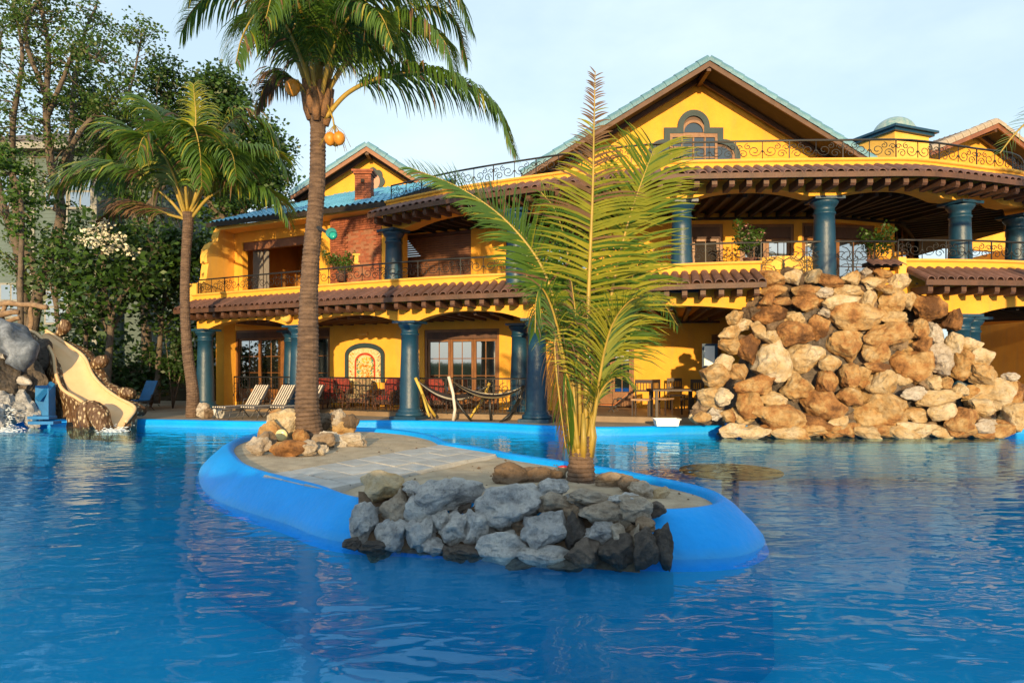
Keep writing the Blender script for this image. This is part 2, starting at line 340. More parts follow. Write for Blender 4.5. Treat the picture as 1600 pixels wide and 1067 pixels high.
# island: closed inner edge (sand level) and flaring rim
IZ = .30
inn = [(362, 702), (372, 722), (402, 739), (450, 753), (505, 767), (560, 786), (640, 792), (760, 797), (900, 803), (1020, 806), (1095, 801), (1122, 789), (1092, 771), (1010, 752), (940, 738), (870, 727), (800, 716), (740, 704), (696, 697), (672, 686), (625, 677), (560, 673), (480, 673), (415, 680), (378, 690)]
inner = [PG(px, py, IZ) for px, py in inn]
outw = [.50, .52, .52, .50, .46, .38, .34, .32, .32, .40, .50, .45, .32, .28, .28, .28, .28, .28, .28, .28, .28, .28, .30, .34, .46]
NI = 6; ic = ccat(inner, NI); ow = []
for i in range(len(inner)):
    for k in range(NI): ow.append(outw[i] + (outw[(i + 1) % len(outw)] - outw[i]) * k / NI)
n = len(ic); ar = sum(ic[i].x * ic[(i + 1) % n].y - ic[(i + 1) % n].x * ic[i].y for i in range(n)); sg2 = 1 if ar > 0 else -1
prof = [(-.04, IZ - .10), (-.03, IZ + .03), (.04, IZ + .075), (.16, IZ + .07), (.38, IZ + .01), (.72, IZ - .14), (.96, .03), (1.06, -.10), (1.12, -.5), (1.17, -1.22)]
vs = []; fs = []; k = len(prof)
for i, p in enumerate(ic):
    d = (ic[(i + 2) % n] - ic[i - 2]).normalized(); nr = V((d.y, -d.x, 0)) * sg2
    for a_, z in prof:
        dd = a_ * (ow[i] if a_ > .04 else 1); q = p + nr * dd; vs.append((q.x, q.y, z))
for i in range(n):
    for j in range(k - 1): fs.append((i * k + j, i * k + j + 1, ((i + 1) % n) * k + j + 1, ((i + 1) % n) * k + j))
mb = MB(); mb.add(vs, fs, 0, True); mb.m = [1 if q % (k - 1) >= 7 else 0 for q in range(len(fs))]
isl = thing('pool_island', 'kidney shaped sand island with a bright blue painted rim in the pool', 'island', (-1, 9, IZ))
mb.build('rim', [RIM, POOLF], isl, fix=True)
# sand surface grid clipped by polygon, with gentle bumps: rings towards the centroid
cen = sum(ic, V((0, 0, 0))) / n; mb = MB(); vs = []; fs = []; RN = 14
for r in range(RN + 1):
    f = 1 - r / RN
    for p in ic:
        # pull towards the long axis instead of a point
        ax = V((-2.6 + (p.y - 12.3) * -.62, p.y, 0)); ax.y = max(7.6, min(13.2, p.y)); ax.x = -3.0 + (13.2 - ax.y) * .62
        q = p.lerp(V((ax.x, ax.y, IZ)), 1 - f); h = noise.noise(V((q.x * 1.3, q.y * 1.3, 3))) * .035 + noise.noise(V((q.x * 5, q.y * 5, 9))) * .012
        vs.append((q.x, q.y, IZ - .02 + (h + .03) * min(1, (1 - f) * 5)))
for r in range(RN):
    for i in range(n): fs.append((r * n + i, r * n + (i + 1) % n, (r + 1) * n + (i + 1) % n, (r + 1) * n + i))
mb.add(vs, fs, 0, True); sd = mb.build('sand', SAND, isl, fix=True)
# paved path: slabs in two rows
pth = thing('paved_path', 'grey paving slab path crossing the sand island', 'path', PG(590, 722, .34))
A0, A1, B0, B1 = PG(410, 742, .36), PG(508, 765, .36), PG(688, 694, .36), PG(776, 709, .36)
mb = MB(); nx, ny = 9, 3
for i in range(nx):
    for j in range(ny):
        def cr(u, v): a_ = A0.lerp(B0, u); b_ = A1.lerp(B1, u); return a_.lerp(b_, v)
        e = .007; c4 = [cr(i / nx + e / 2, j / ny + e), cr((i + 1) / nx - e / 2, j / ny + e), cr((i + 1) / nx - e / 2, (j + 1) / ny - e), cr(i / nx + e / 2, (j + 1) / ny - e)]
        dz = R.uniform(-.007, .007); m_ = MB(); m_.add([(p.x, p.y, p.z + dz - .07) for p in c4] + [(p.x, p.y, p.z + dz) for p in c4], [(3, 2, 1, 0), (4, 5, 6, 7), (0, 1, 5, 4), (1, 2, 6, 5), (2, 3, 7, 6), (3, 0, 4, 7)])
        m_.build('paving_slab', SLAB, pth, fix=True)
m_ = MB(); c4 = [A0, B0, B1, A1]; m_.add([(p.x, p.y, .22) for p in c4] + [(p.x, p.y, .335) for p in c4], [(3, 2, 1, 0), (4, 5, 6, 7), (0, 1, 5, 4), (1, 2, 6, 5), (2, 3, 7, 6), (3, 0, 4, 7)]); m_.build('mortar_bed', SLAB, pth, fix=True)

# ================================================================== rocks
def rock_mesh(name, mats, seed, facets=9, rough=.10, sub=4):
    r = random.Random(seed); bm = bmesh.new(); bmesh.ops.create_icosphere(bm, subdivisions=sub, radius=1)
    pl = []
    for _ in range(facets):
        d = V((r.gauss(0, 1), r.gauss(0, 1), r.gauss(0, 1))).normalized(); pl.append((d, r.uniform(.55, .86)))
    of = V((seed * 7.3, seed * 3.1, 0))
    for v in bm.verts:
        p = v.co.copy()
        for d, k in pl:
            q = p.dot(d)
            if q > k: p -= d * (q - k) * .88
        nrm = p.normalized()
        p += nrm * (noise.noise(p * 1.5 + of) * rough * 2.2 + noise.noise(p * 3.6 + of) * rough + noise.noise(p * 8 + of) * rough * .5 - abs(noise.noise(p * 2.6 + of * 2)) * rough * 1.0 - abs(noise.noise(p * 6 + of)) * rough * .4)
        v.co = p
    me = bpy.data.meshes.new(name); bm.to_mesh(me); bm.free()
    for m_ in mats: me.materials.append(m_)
    # normalise to unit extents so that w,h,d scale it exactly
    xs = [[v.co[i] for v in me.vertices] for i in range(3)]
    for v in me.vertices:
        for i in range(3): v.co[i] = (v.co[i] - (max(xs[i]) + min(xs[i])) / 2) / (max(xs[i]) - min(xs[i]))
    for pg in me.polygons: pg.use_smooth = False
    return me
RM = {k: [rock_mesh('rock', [m_], i * 5 + j + 1, R.randint(10, 16), {'g': .12, 'w': .11, 't': .075}.get(k, .10)) for i in range(7)] for j, (k, m_) in enumerate((('t', RK_T), ('g', RK_G), ('d', RK_D), ('w', RK_W), ('b', RK_B)))}
def rock(parent, kind, c, size, name='rock', lab=None):
    me = R.choice(RM[kind]); o = bpy.data.objects.new(name, me); link(o, parent, c)
    o.scale = size; o.rotation_euler = (R.choice((0, pi)), R.uniform(-.25, .25), R.choice((0, pi)) + R.uniform(-.3, .3))
    if lab: o['label'] = lab
    return o
def rockpx(parent, kind, cx, cy, w, h, Y, dep=None, **k):
    c = P(cx, cy, Y); sx = w / F * Y * k.pop('gx', 1.12); sz = h / F * Y * 1.14
    return rock(parent, kind, c, (sx, dep or min(sx, sz) * 1.05, sz), **k)
mound = thing('rock_waterfall', 'tall heap of sunlit tan boulders rising from the pool in front of the villa balcony', 'rock waterfall', (9.3, 16.8, 0))
MR = [(425,105,110,80),(530,100,90,70),(630,95,80,60),(700,115,110,60),(805,105,100,60),(868,75,50,40),(945,85,80,50),(905,125,120,60),(1020,120,100,70),(440,165,110,50),(590,160,120,50),(680,170,80,50),(780,165,130,60),(960,150,80,40),(410,205,70,50),(480,210,80,35),(590,215,120,80),(760,215,190,70),(880,200,90,80),(985,215,110,120),(420,260,150,100),(540,290,90,60),(680,260,60,50),(830,285,250,130),(1000,290,110,60),(1160,240,160,120),(1060,210,70,80),(260,285,70,60),(300,320,80,60),(370,345,60,80),(240,355,110,60),(240,410,100,80),(325,430,100,140),(430,375,80,60),(540,360,150,110),(650,330,90,110),(770,415,170,150),(960,365,200,100),(1110,340,80,90),(1180,370,100,120),(1270,300,90,90),(1130,410,80,70),(430,490,170,180),(590,475,170,130),(700,495,100,70),(900,450,120,100),(920,515,100,50),(1080,510,190,160),(1210,480,120,150),(1310,490,110,150),(215,490,100,70),(165,555,120,110),(285,535,90,70),(360,600,190,90),(550,605,130,110),(690,580,90,100),(790,560,90,120),(850,545,80,60),(1280,400,90,90),(1350,420,100,80),(1400,470,100,90),(1400,540,150,100),(150,655,120,100),(210,655,80,80),(320,690,110,130),(430,665,130,70),(470,745,260,120),(620,770,180,70),(670,690,190,150),(790,650,110,90),(910,715,260,170),(950,590,150,120),(1090,635,130,60),(1200,655,180,70),(1090,735,120,70),(1210,720,140,80),(1310,755,170,110),(1440,640,220,140),(1400,700,120,80),(1430,795,190,80),(1560,640,80,110),(1560,740,130,130),(850,590,80,60),(170,730,90,60),(230,740,70,60),(110,745,80,50),(740,770,90,60),(1080,790,150,40),(700,790,130,40),(920,800,120,40),(1180,590,80,70),(1240,590,60,60),(1300,620,70,60),(1520,600,90,50),(1500,790,80,60),(1540,560,70,40)] + [(250 + i * 88 + (i % 3) * 12, 806 + (i % 2) * 12, 110 + (i * 37) % 60, 62) for i in range(15)]
def mY(px, py):
    h = max(0, (676 - py) / 256); side = abs(px - 1330) / 230
    return 16.45 + .55 * h ** .9 + .5 * max(0, side - .5) ** 2 * (1 - .4 * h)
for i, (cx, cy, a_, b_) in enumerate(MR):
    px = 1060 + cx / 2.963; py = 400 + cy / 2.963; Y = mY(px, py) + min(a_, b_) / 2.963 / F * 16 * .4 + R.uniform(-.10, .16)
    rockpx(mound, 't' if R.random() < .9 else 'w', px, py, a_ / 2.963, b_ / 2.963, Y, gx=1.13)
# gaps between: smaller stones set deeper, then a core coloured dark as gap shade
for i in range(60):
    py = R.uniform(432, 672); hw = 95 + (py - 425) * .72; px = 1318 + R.uniform(-1, 1) * hw + (py - 430) * .05
    w_ = R.uniform(22, 44); rockpx(mound, R.choice('tbb'), px, py, w_, w_ * R.uniform(.6, .95), mY(px, py) + .52)
mb = MB(); vs = []; fs = []; NX, NZ = 26, 20
for j in range(NZ + 1):
    py = 690 - (690 - 438) * j / NZ; hw = 78 + (py - 425) * .58
    for i in range(NX + 1):
        px = 1318 + (i / NX * 2 - 1) * hw + (py - 430) * .05; e = abs(i / NX * 2 - 1)
        vs.append(P(px, py, mY(px, py) + .38 + .9 * e ** 4 + noise.noise(V((i * .6, j * .6, 0))) * .2))
for j in range(NZ):
    for i in range(NX): a_ = j * (NX + 1) + i; fs.append((a_, a_ + 1, a_ + NX + 2, a_ + NX + 1))
k0 = len(vs)
bk = [V((v.x, 18.6, v.z)) for v in vs]; vs += bk
for i in range(NX): a_ = NZ * (NX + 1) + i; fs.append((a_, a_ + 1, a_ + 1 + k0, a_ + k0))
for j in range(NZ):
    for i in (0, NX): a_ = j * (NX + 1) + i; b_ = a_ + NX + 1; fs.append((a_, b_, b_ + k0, a_ + k0))
mb.add(vs, fs); mb.build('dark_gap_core', RK_D, mound, fix=True)
# grey stone retaining wall on the island's near side
rw = thing('stone_retaining_wall', 'low wall of stacked grey boulders along the near edge of the sand island', 'stone wall', (0, 6.3, 0))
WR = [(185,190,140,110,'t'),(115,325,90,150,'g'),(215,360,110,120,'g'),(235,270,110,140,'w'),(290,195,55,50,'g'),(330,280,110,120,'g'),(430,220,220,130,'g'),(320,370,90,130,'g'),(400,320,60,80,'g'),(450,350,110,120,'g'),(540,340,110,130,'g'),(450,435,100,45,'d'),(620,410,160,110,'g'),(655,265,240,160,'g'),(810,195,100,70,'g'),(820,250,130,80,'w'),(780,355,150,130,'g'),(775,440,170,80,'g'),(890,350,70,140,'d'),(920,435,120,110,'d'),(970,360,110,80,'g'),(950,230,150,60,'w'),(1005,290,170,90,'w'),(1040,430,120,130,'d'),(1050,365,60,80,'w'),(1110,385,35,120,'w'),(1160,420,100,150,'d'),(1210,410,60,160,'d'),(1110,270,120,90,'w'),(1070,235,100,50,'g'),(1150,330,60,60,'b'),(880,290,60,70,'b'),(70,395,60,40,'d'),(160,410,120,50,'d'),(370,410,70,60,'g'),(520,290,70,60,'b'),(690,340,60,60,'b'),(500,430,120,50,'d'),(700,470,120,40,'d'),(860,480,120,40,'d')]
def wY(px, py):
    yw = 850 + (px - 545) / 495 * 42; Y0 = 1.7 * F / (yw - HOR)          # where the wall meets the water
    return Y0 - .22 * max(0, (760 - px) / 215) + max(0, (yw - py)) / F * Y0 * .60
for cx, cy, a_, b_, k_ in WR:
    px = 520 + cx / 2.353; py = 680 + cy / 2.353; a_ /= 2.353; b_ /= 2.353; Y = wY(px, py) + .10
    rockpx(rw, k_, px, py, a_, b_, Y, dep=max(.26, min(a_, b_) / F * Y * 1.2), gx=1.22)
for i in range(26):
    px = R.uniform(565, 1035); py = R.uniform(775, 862); a_ = R.uniform(22, 40); rockpx(rw, R.choice('gdb'), px, py, a_, a_ * .8, wY(px, py) + .22)
# backing mound of mortar for the wall
mb = MB(); vs = []; fs = []; NX = 24
for i in range(NX + 1):
    px = 560 + (1000 - 560) * i / NX; yw = 850 + (px - 545) / 495 * 42
    for (py, dd) in ((yw + 6, .12), (yw - 40, .16), (yw - 84, .26), (yw - 84, .60), (yw - 60, .9)):
        q = P(px, py, wY(px, py) + dd)
        vs.append(q)
for i in range(NX):
    for j in range(4): a_ = i * 5 + j; fs.append((a_, a_ + 5, a_ + 6, a_ + 1))
mb.add(vs, fs); mb.build('dark_gap_core', RK_B, rw, fix=True)
# stones ringed round the tall palm
pr = thing('rock_border', 'ring of tan and white stones heaped round the foot of the tall palm', 'rock border', PG(490, 690, IZ))
for cx, cy, a_, b_, k_ in [(402,697,40,28,'w'),(445,662,52,44,'t'),(424,676,36,40,'t'),(452,702,60,28,'t'),(480,700,32,24,'w'),(505,690,34,26,'b'),(520,688,44,24,'w'),(548,688,40,22,'w'),(532,672,44,26,'t'),(560,690,26,18,'w'),(510,662,34,30,'b'),(455,676,30,30,'b'),(432,650,28,22,'t'),(545,660,30,24,'b'),(500,702,24,16,'w'),(470,684,26,26,'t'),(415,690,28,30,'b'),(528,655,24,30,'w')]:
    q = PG(cx, min(712, cy + b_ * .5 + (8 if cy < 670 else 0)), IZ); Y = min(13.6, q.y); rockpx(pr, k_, cx, cy, a_, b_, Y)
for lab, cx, cy, a_, b_, k_ in [
    ('rounded brown boulder lying on the sand left of the young palm', 798, 741, 52, 34, 'b'), ('mottled brown stone touching the left side of the young palm foot', 838, 743, 46, 26, 'b'),
    ('long brown stone just right of the young palm foot', 958, 750, 56, 24, 'b'), ('squat brown stone in the row right of the young palm, before the white one', 984, 757, 34, 24, 'b'),
    ('pale white stone on the sand right of the young palm', 1003, 766, 40, 28, 'w'), ('flat tan stone at the right end of the row beside the young palm', 1031, 771, 30, 18, 't'),
    ('small pale stone wedged under the young palm trunk on the left', 866, 742, 26, 16, 'b')]:
    q = PG(cx, cy + b_ * .45, IZ); o = rockpx(None, k_, cx, cy, a_, b_, q.y, name='stone'); tag(o, lab, 'stone', 'loose stones on the island sand')
for lab, cx, cy, a_, b_, k_ in [('cream boulder touching the foot of the left palm on the deck', 318, 641, 18, 22, 'w'), ('grey white boulder second from the left palm on the deck', 328, 644, 16, 16, 'b'), ('streaky grey boulder farthest from the left palm by the striped loungers', 341, 645, 14, 16, 'g')]:
    q = PG(cx, 654, DZ); o = rockpx(None, k_, cx, cy, a_, b_, q.y, name='stone'); tag(o, lab, 'stone', 'stones by the left palm')
# ================================================================== villa
villa = thing('villa', 'two storey yellow villa with curved arcaded balconies, teal columns and blue tiled gables', 'house', (0, 22, DZ))
def LC(px, py, X=None, rel=2.67):  # depth of the lower parapet from its cap row
    Y = rel * F / (HOR - py); return ((px - 800) / F * Y, Y)
LO = Curve([(-15.65, 26.4), LC(300, 460, rel=2.60), LC(460, 448, rel=2.60), LC(640, 435, rel=2.60), LC(840, 425, rel=2.64), LC(1060, 413, rel=2.68), LC(1190, 408.5, rel=2.71), LC(1300, 405.5, rel=2.74), LC(1408, 405, rel=2.75), LC(1600, 408, rel=2.76), (16.4, 18.9), (19, 21.5)])
def zo(s):  # small rise of the lower parapet towards the right
    return HC + 2.60 + .16 * max(0, min(1, (LO.at(s)[0].x + 3) / 13))
UZ = 5.25
UP = Curve([(px_, 0) for px_ in ()] or [((px - 800) / F * (UZ * F / (HOR - py)), UZ * F / (HOR - py)) for px, py in [(602, 315), (709, 293), (840, 273.5), (940, 261), (1040, 252.5), (1200, 249), (1320, 247.5), (1416, 247), (1475, 252), (1535, 260), (1600, 270)]] + [(15.2, 20.0), (17, 22.5)])
UA = HC + UZ
CT = HC + 1.37; FL2 = HC + 1.95                      # lower column top; first floor level
s = LO.s_px
S0 = s(300); SG0 = s(1190); SG1 = s(1408); SE = LO.len
def part(mb, name, m_, fix=True, parent=villa): return mb.build(name, m_, parent, fix=fix)
# --- column builder (shared mesh per height) ---
def column_mesh(h, r0, r1):
    m_ = MB()
    m_.box((0, 0, .05), (r0 * 2.9, r0 * 2.9, .10)); m_.lathe([(r0 * 1.38, .10), (r0 * 1.42, .15), (r0 * 1.36, .20), (r0 * 1.16, .22), (r0 * 1.2, .27), (r0 * 1.04, .31), (r0, .36), (r0 * .99, h * .35), (r1 * 1.03, h * .7), (r1, h - .42), (r1 * 1.1, h - .41), (r1 * 1.1, h - .36), (r1, h - .35), (r1 * 1.0, h - .24), (r1 * 1.16, h - .20), (r1 * 1.34, h - .13), (r1 * 1.4, h - .07)], n=28)
    m_.box((0, 0, h - .035), (r1 * 3.0, r1 * 3.0, .07)); return m_.mesh('column', COLB)
cm = column_mesh(CT - DZ, .30, .25)
def rotz(n_): return math.atan2(n_.y, n_.x) + pi / 2
for px, dd in [(320, -.22), (468, -.2), (640, -.2), (840, -.2), (1225, -.25), (1500, -.25), (1700, -.25)]:
    q = LO.pt(s(px, dd), dd, DZ); inst('column', cm, villa, q, (0, 0, rotz(LO.at(s(px, dd))[1])))
for px, dd in [(813, -2.2), (456, -2.3), (1515, -1.1)]:
    q = LO.pt(s(px, dd), dd, DZ); inst('column', cm, villa, q, (0, 0, rotz(LO.at(s(px, dd))[1])))
UCT = HC + 4.35
cu = column_mesh(UCT - FL2, .29, .25)
ucols = [(615, 21.6), (806, 18.95), (1065, 17.95), (1288, 17.6), (1500, 18.0), (1588, 19.6)]
for px, Y in ucols:
    inst('column', cu, villa, ((px - 800) / F * Y, Y, FL2), (0, 0, rotz(UP.at(UP.s_px(px))[1])))
# --- arcade walls with flat arches ---
def arch_fn(cols, z0, rise, top, d0, d1, edge=.38):
    cols = sorted(cols)
    def f(t):
        z = z0
        for a, b in zip(cols, cols[1:]):
            if a + edge < t < b - edge:
                u = (t - a - edge) / (b - a - 2 * edge); z = z0 + rise * (1 - abs(2 * u - 1) ** 2.4)
        return rect(d0, d1, z, top(t))
    return f
lc = [s(x, -.2) for x in (320, 468, 640, 840, 1225, 1500, 1700)]
top_l = lambda t: zo(t) - .30
mb = MB(); sweep(mb, LO, S0 + .15, SG0 + .5, arch_fn(lc[:5] + [s(1400)], CT + .002, .25, top_l, -.42, -.06), .12); part(mb, 'arcade_wall', YEL)
mb = MB(); sweep(mb, LO, SG1 - .6, SE - .3, arch_fn([s(1300)] + lc[5:], CT + .002, .25, top_l, -.42, -.06), .12); part(mb, 'arcade_wall', YEL)
mb = MB(); sweep(mb, LO, SG0 + .5, SG1 - .6, lambda t: rect(-1.3, -1.0, CT + .25, FL2)); part(mb, 'arcade_wall', YEL)
uc = [UP.s_px(x) for x, _ in ucols]
top_u = lambda t: UA - .28
mb = MB(); sweep(mb, UP, .1, UP.len - .1, arch_fn([uc[0]] + uc[1:] + [UP.len - .3], UCT + .002, .20, top_u, -.62, -.16), .12); part(mb, 'arcade_wall', YEL)
# --- parapets and caps ---
def parapet(cv, a, b, zt, name='parapet'):
    mb = MB(); sweep(mb, cv, a, b, lambda t: rect(-.30, -.02, zt(t) - (.66 if cv is LO else .5), zt(t) - .07)); part(mb, name, YEL)
    mb = MB(); sweep(mb, cv, a - .03, b + .03, lambda t: [(-.34, zt(t) - .068), (0, zt(t) - .068), (.035, zt(t) - .045), (.05, zt(t) - .01), (.05, zt(t)), (-.34, zt(t))]); part(mb, name + '_cap', YEL2)
parapet(LO, S0, SG0, zo); parapet(LO, SG1, SE, zo); uz = lambda t: UA; parapet(UP, 0, UP.len, uz)
# --- pent roofs with barrel tiles, soffit board, rafter tails ---
def tile_mesh(L, drop, wd):
    m_ = MB(); nseg = 6; vs = []; fs = []
    for e, (y, z) in enumerate(((0, 0), (L, -drop))):
        for rr in (wd / 2 * (1 if e else .9), wd / 2 * (1 if e else .9) - .022):
            for k in range(nseg + 1):
                a = pi * k / nseg; vs.append((cos(a) * rr, -y, z + sin(a) * rr * .85))
    k = nseg + 1
    for i in range(nseg):
        fs += [(i, i + 1, 2 * k + i + 1, 2 * k + i), (k + i + 1, k + i, 3 * k + i, 3 * k + i + 1), (2 * k + i, 2 * k + i + 1, 3 * k + i + 1, 3 * k + i)]
    fs += [(0, 2 * k, 3 * k, k), (nseg, k + nseg, 3 * k + nseg, 2 * k + nseg)]
    m_.add(vs, fs); return m_.mesh('roof_tile', TILE)
tm = tile_mesh(.80, .36, .215)
TAIL = MB(); TAIL.prism([(0, 0), (-.62, 0), (-.66, .05), (-.66, .19), (0, .19)], (-.065, 0, 0), (0, 1, 0), (0, 0, 1), (.13, 0, 0)); tail_me = TAIL.mesh('rafter_tail', WOOD)
def pent(cv, a, b, zt, z_in, z_out, name, wall_d=-.02, pitch=.245, tpitch=.41, tailz=None):
    mb = MB(); sweep(mb, cv, a, b, lambda t: [(wall_d, zt(t) - z_in - .07), (.76, zt(t) - z_out - .06), (.76, zt(t) - z_out), (wall_d, zt(t) - z_in)]); root = part(mb, name, WOOD)
    n_ = int((b - a) / pitch)
    for i in range(n_):
        t = a + (i + .5) * (b - a) / n_; p, nr, _ = cv.at(t); q = p + nr * wall_d
        o = inst('roof_tile', tm, root, (q.x, q.y, zt(t) - z_in + .015 + R.uniform(-.006, .006)), (0, 0, rotz(nr) + R.uniform(-.015, .015)))
    m2 = MB(); sweep(m2, cv, a, b, lambda t: [(.72, zt(t) - z_out - .13), (.765, zt(t) - z_out - .13), (.775, zt(t) - z_out - .005), (.73, zt(t) - z_out - .005)]); m2.build('fascia_board', WOOD, root, fix=True)
    n_ = int((b - a) / tpitch)
    for i in range(n_):
        t = a + (i + .5) * (b - a) / n_; p, nr, _ = cv.at(t); q = p + nr * -.04
        inst('rafter_tail', tail_me, root, (q.x, q.y, zt(t) - tailz), (0, 0, rotz(nr)))
    return root
pent(LO, S0 + .02, SG0 - .05, zo, .27, .62, 'lower_pent_roof', tailz=.93)
pent(LO, SG1 + .1, SE - .2, zo, .27, .62, 'lower_pent_roof', tailz=.93)
pent(UP, .02, UP.len - .1, uz, .22, .54, 'upper_pent_roof', tailz=.83)
# --- slabs ---
def slab(cv, a, b, d, back, z0, z1, name, m_):
    n_ = 50; pts = [cv.pt(a + (b - a) * i / n_, d, 0) for i in range(n_ + 1)]; poly = [(p.x, p.y) for p in pts] + [(pts[-1].x, back), (pts[0].x, back)]
    mb = MB(); mb.prism(poly, (0, 0, z0), (1, 0, 0), (0, 1, 0), (0, 0, z1 - z0)); return part(mb, name, m_)
slab(LO, S0 + .05, SE, -.31, 32, FL2 - .25, FL2 - .003, 'floor_slab', YEL)
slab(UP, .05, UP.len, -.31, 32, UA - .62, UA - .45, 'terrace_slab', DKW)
# ground floor terrace, a low step above the deck
n_ = 50; pts = [LO.pt(s(335) + (SE - s(335)) * i / n_, -.75, 0) for i in range(n_ + 1)]
mb = MB(); mb.prism([(p.x, p.y) for p in pts] + [(pts[-1].x, 31), (pts[0].x, 31)], (0, 0, DZ + .004), (1, 0, 0), (0, 1, 0), (0, 0, .16)); part(mb, 'terrace_floor', TERR)
# --- back walls with openings ---
LW = -3.0; BT = FL2 - .25
def z_at(cv, px, d, py): q = cv.pt(cv.s_px(px, d), d, 0); return HC + (HOR - py) / F * q.y
def wall_open(cv, a, b, d, z0, z1, ops, name, m_=YEL, th=.25):
    """ops: (sa, sb, za, zb) sorted"""
    mb = MB(); t = a
    for sa, sb, za, zb in ops:
        if sa > t: sweep(mb, cv, t, sa, rect(d - th, d, z0, z1), .5)
        if za > z0 + .01: sweep(mb, cv, sa, sb, rect(d - th, d, z0, za), .5)
        if zb < z1 - .01: sweep(mb, cv, sa, sb, rect(d - th, d, zb, z1), .5)
        t = sb
    if b > t: sweep(mb, cv, t, b, rect(d - th, d, z0, z1), .5)
    return part(mb, name, m_)
def french(cv, sa, sb, d, z0, z1, leaves=2, cols=2, rows=3, header=.0, name='french_window', wood=WOODM, glass=GLASS, open_leaf=None, sill=.35):
    """door set on the chord between sa and sb: frame part > header, leaf frames, panes"""
    A = cv.pt(sa, d, 0); B = cv.pt(sb, d, 0); ex = (B - A); wd = ex.length; ex.normalize(); nrm = V((ex.y, -ex.x, 0)); 
    if nrm.y > 0: nrm = -nrm
    ang = math.atan2(ex.y, ex.x); o_ = A - nrm * .14; Z = V((0, 0, 1))
    def bx(mb, u0, u1, z0_, z1_, d0, d1): c = o_ + ex * (u0 + u1) / 2 + nrm * (d0 + d1) / 2 + Z * (z0_ + z1_) / 2; mb.box(c, (u1 - u0 - .002, d1 - d0, z1_ - z0_ - .002), ang)
    mb = MB(); fw = .09
    bx(mb, 0, fw, z0, z1, -.05, .10); bx(mb, wd - fw, wd, z0, z1, -.05, .10); bx(mb, fw, wd - fw, z1 - fw, z1, -.05, .10)
    root = part(mb, name, wood)
    if header:
        mb = MB(); bx(mb, fw, wd - fw, z1 - header, z1 - fw, -.02, .13); mb.build('header_box', WOOD, root)
    zt = z1 - max(header, fw) ; lw = (wd - 2 * fw) / leaves
    for i in range(leaves):
        u0 = fw + i * lw
        if open_leaf and i in open_leaf: continue
        mb = MB(); e = .085; bx(mb, u0 + .004, u0 + e, z0 + .02, zt, 0, .05); bx(mb, u0 + lw - e, u0 + lw - .004, z0 + .02, zt, 0, .05); bx(mb, u0 + e, u0 + lw - e, zt - e, zt, .001, .049); bx(mb, u0 + e, u0 + lw - e, z0 + .02, z0 + .02 + sill, .001, .049)
        gw = lw - 2 * e; gz0 = z0 + .02 + sill; gh = zt - e - gz0
        for c in range(1, cols): bx(mb, u0 + e + gw * c / cols - .013, u0 + e + gw * c / cols + .013, gz0, zt - e, .012, .042)
        for r_ in range(1, rows): bx(mb, u0 + e, u0 + lw - e, gz0 + gh * r_ / rows - .013, gz0 + gh * r_ / rows + .013, .010, .040)
        mb.build('door_leaf' if sill > .2 else 'sash', wood, root)
        for c in range(cols):
            for r_ in range(rows):
                mb = MB(); bx(mb, u0 + e + gw * c / cols + .013, u0 + e + gw * (c + 1) / cols - .013, gz0 + gh * r_ / rows + .013, gz0 + gh * (r_ + 1) / rows - .013, .022, .030); mb.build('pane', glass, root)
    mb = MB(); bx(mb, -.1, wd + .1, z0 - .05, z1 + .1, -.9, -.85); mb.build('dark_room_sheet', DARK, root)  # dark sheet standing in for the unlit room behind the glass
    return root
def S(cv, px, d): return cv.s_px(px, d)
# ground floor
TF = DZ + .164
L1 = [(367, 515, 514), (662, 780, 514)]
ops = []
for a, b, yt in L1: ops.append((S(LO, a, LW), S(LO, b, LW), TF, z_at(LO, (a + b) / 2, LW, yt)))
ops.sort()
LB = -5.2
ops2 = [(S(LO, a, LB), S(LO, b, LB), TF, TF + 2.45) for a, b in ((895, 990), (1112, 1128), (1478, 1573), (1640, 1700))]
wall_open(LO, s(345, LW), s(868, LW), LW, DZ, BT, ops, 'ground_floor_wall')
wall_open(LO, s(880, LB), SE, LB, DZ, BT, ops2, 'ground_floor_wall')
qa, qb = LO.pt(s(868, LW), LW - .26, (DZ + BT) / 2), LO.pt(s(868, LW), LB, (DZ + BT) / 2); mb = MB(); mb.bar(qa, qb, .2, BT - DZ - .02); part(mb, 'return_wall', YEL)
for i, (a, b, yt) in enumerate(L1):
    sa, sb = S(LO, a, LW), S(LO, b, LW); french(LO, sa, sb, LW, TF, z_at(LO, (a + b) / 2, LW, yt), 4 if i == 0 else 3, 2, 3, header=.32, sill=.5)
french(LO, ops2[0][0], ops2[0][1], LB, TF, TF + 2.45, 3, 2, 3, header=.3, sill=.5); french(LO, ops2[2][0], ops2[2][1], LB, TF, TF + 2.45, 2, 2, 4, header=.3)
french(LO, ops2[1][0], ops2[1][1], LB, TF, TF + 2.45, 1, 1, 1, glass=DARK); french(LO, ops2[3][0], ops2[3][1], LB, TF, TF + 2.45, 2, 2, 4)
# pier at the far left of the ground floor arcade and side wall
mb = MB(); q = LO.pt(s(352, -1.6), -1.6, (DZ + BT) / 2); mb.box(q, (.42, .5, BT - DZ - .01), rotz(LO.at(s(352))[1])); part(mb, 'pier', YEL)
q0 = LO.pt(s(346, LW), LW - .26, 0); q1 = LO.pt(s(346, LW), -9, 0); mb = MB(); mb.bar((q0.x, q0.y, (DZ + BT) / 2), (q1.x, q1.y, (DZ + BT) / 2), .2, BT - DZ - .02); part(mb, 'side_wall', YEL)
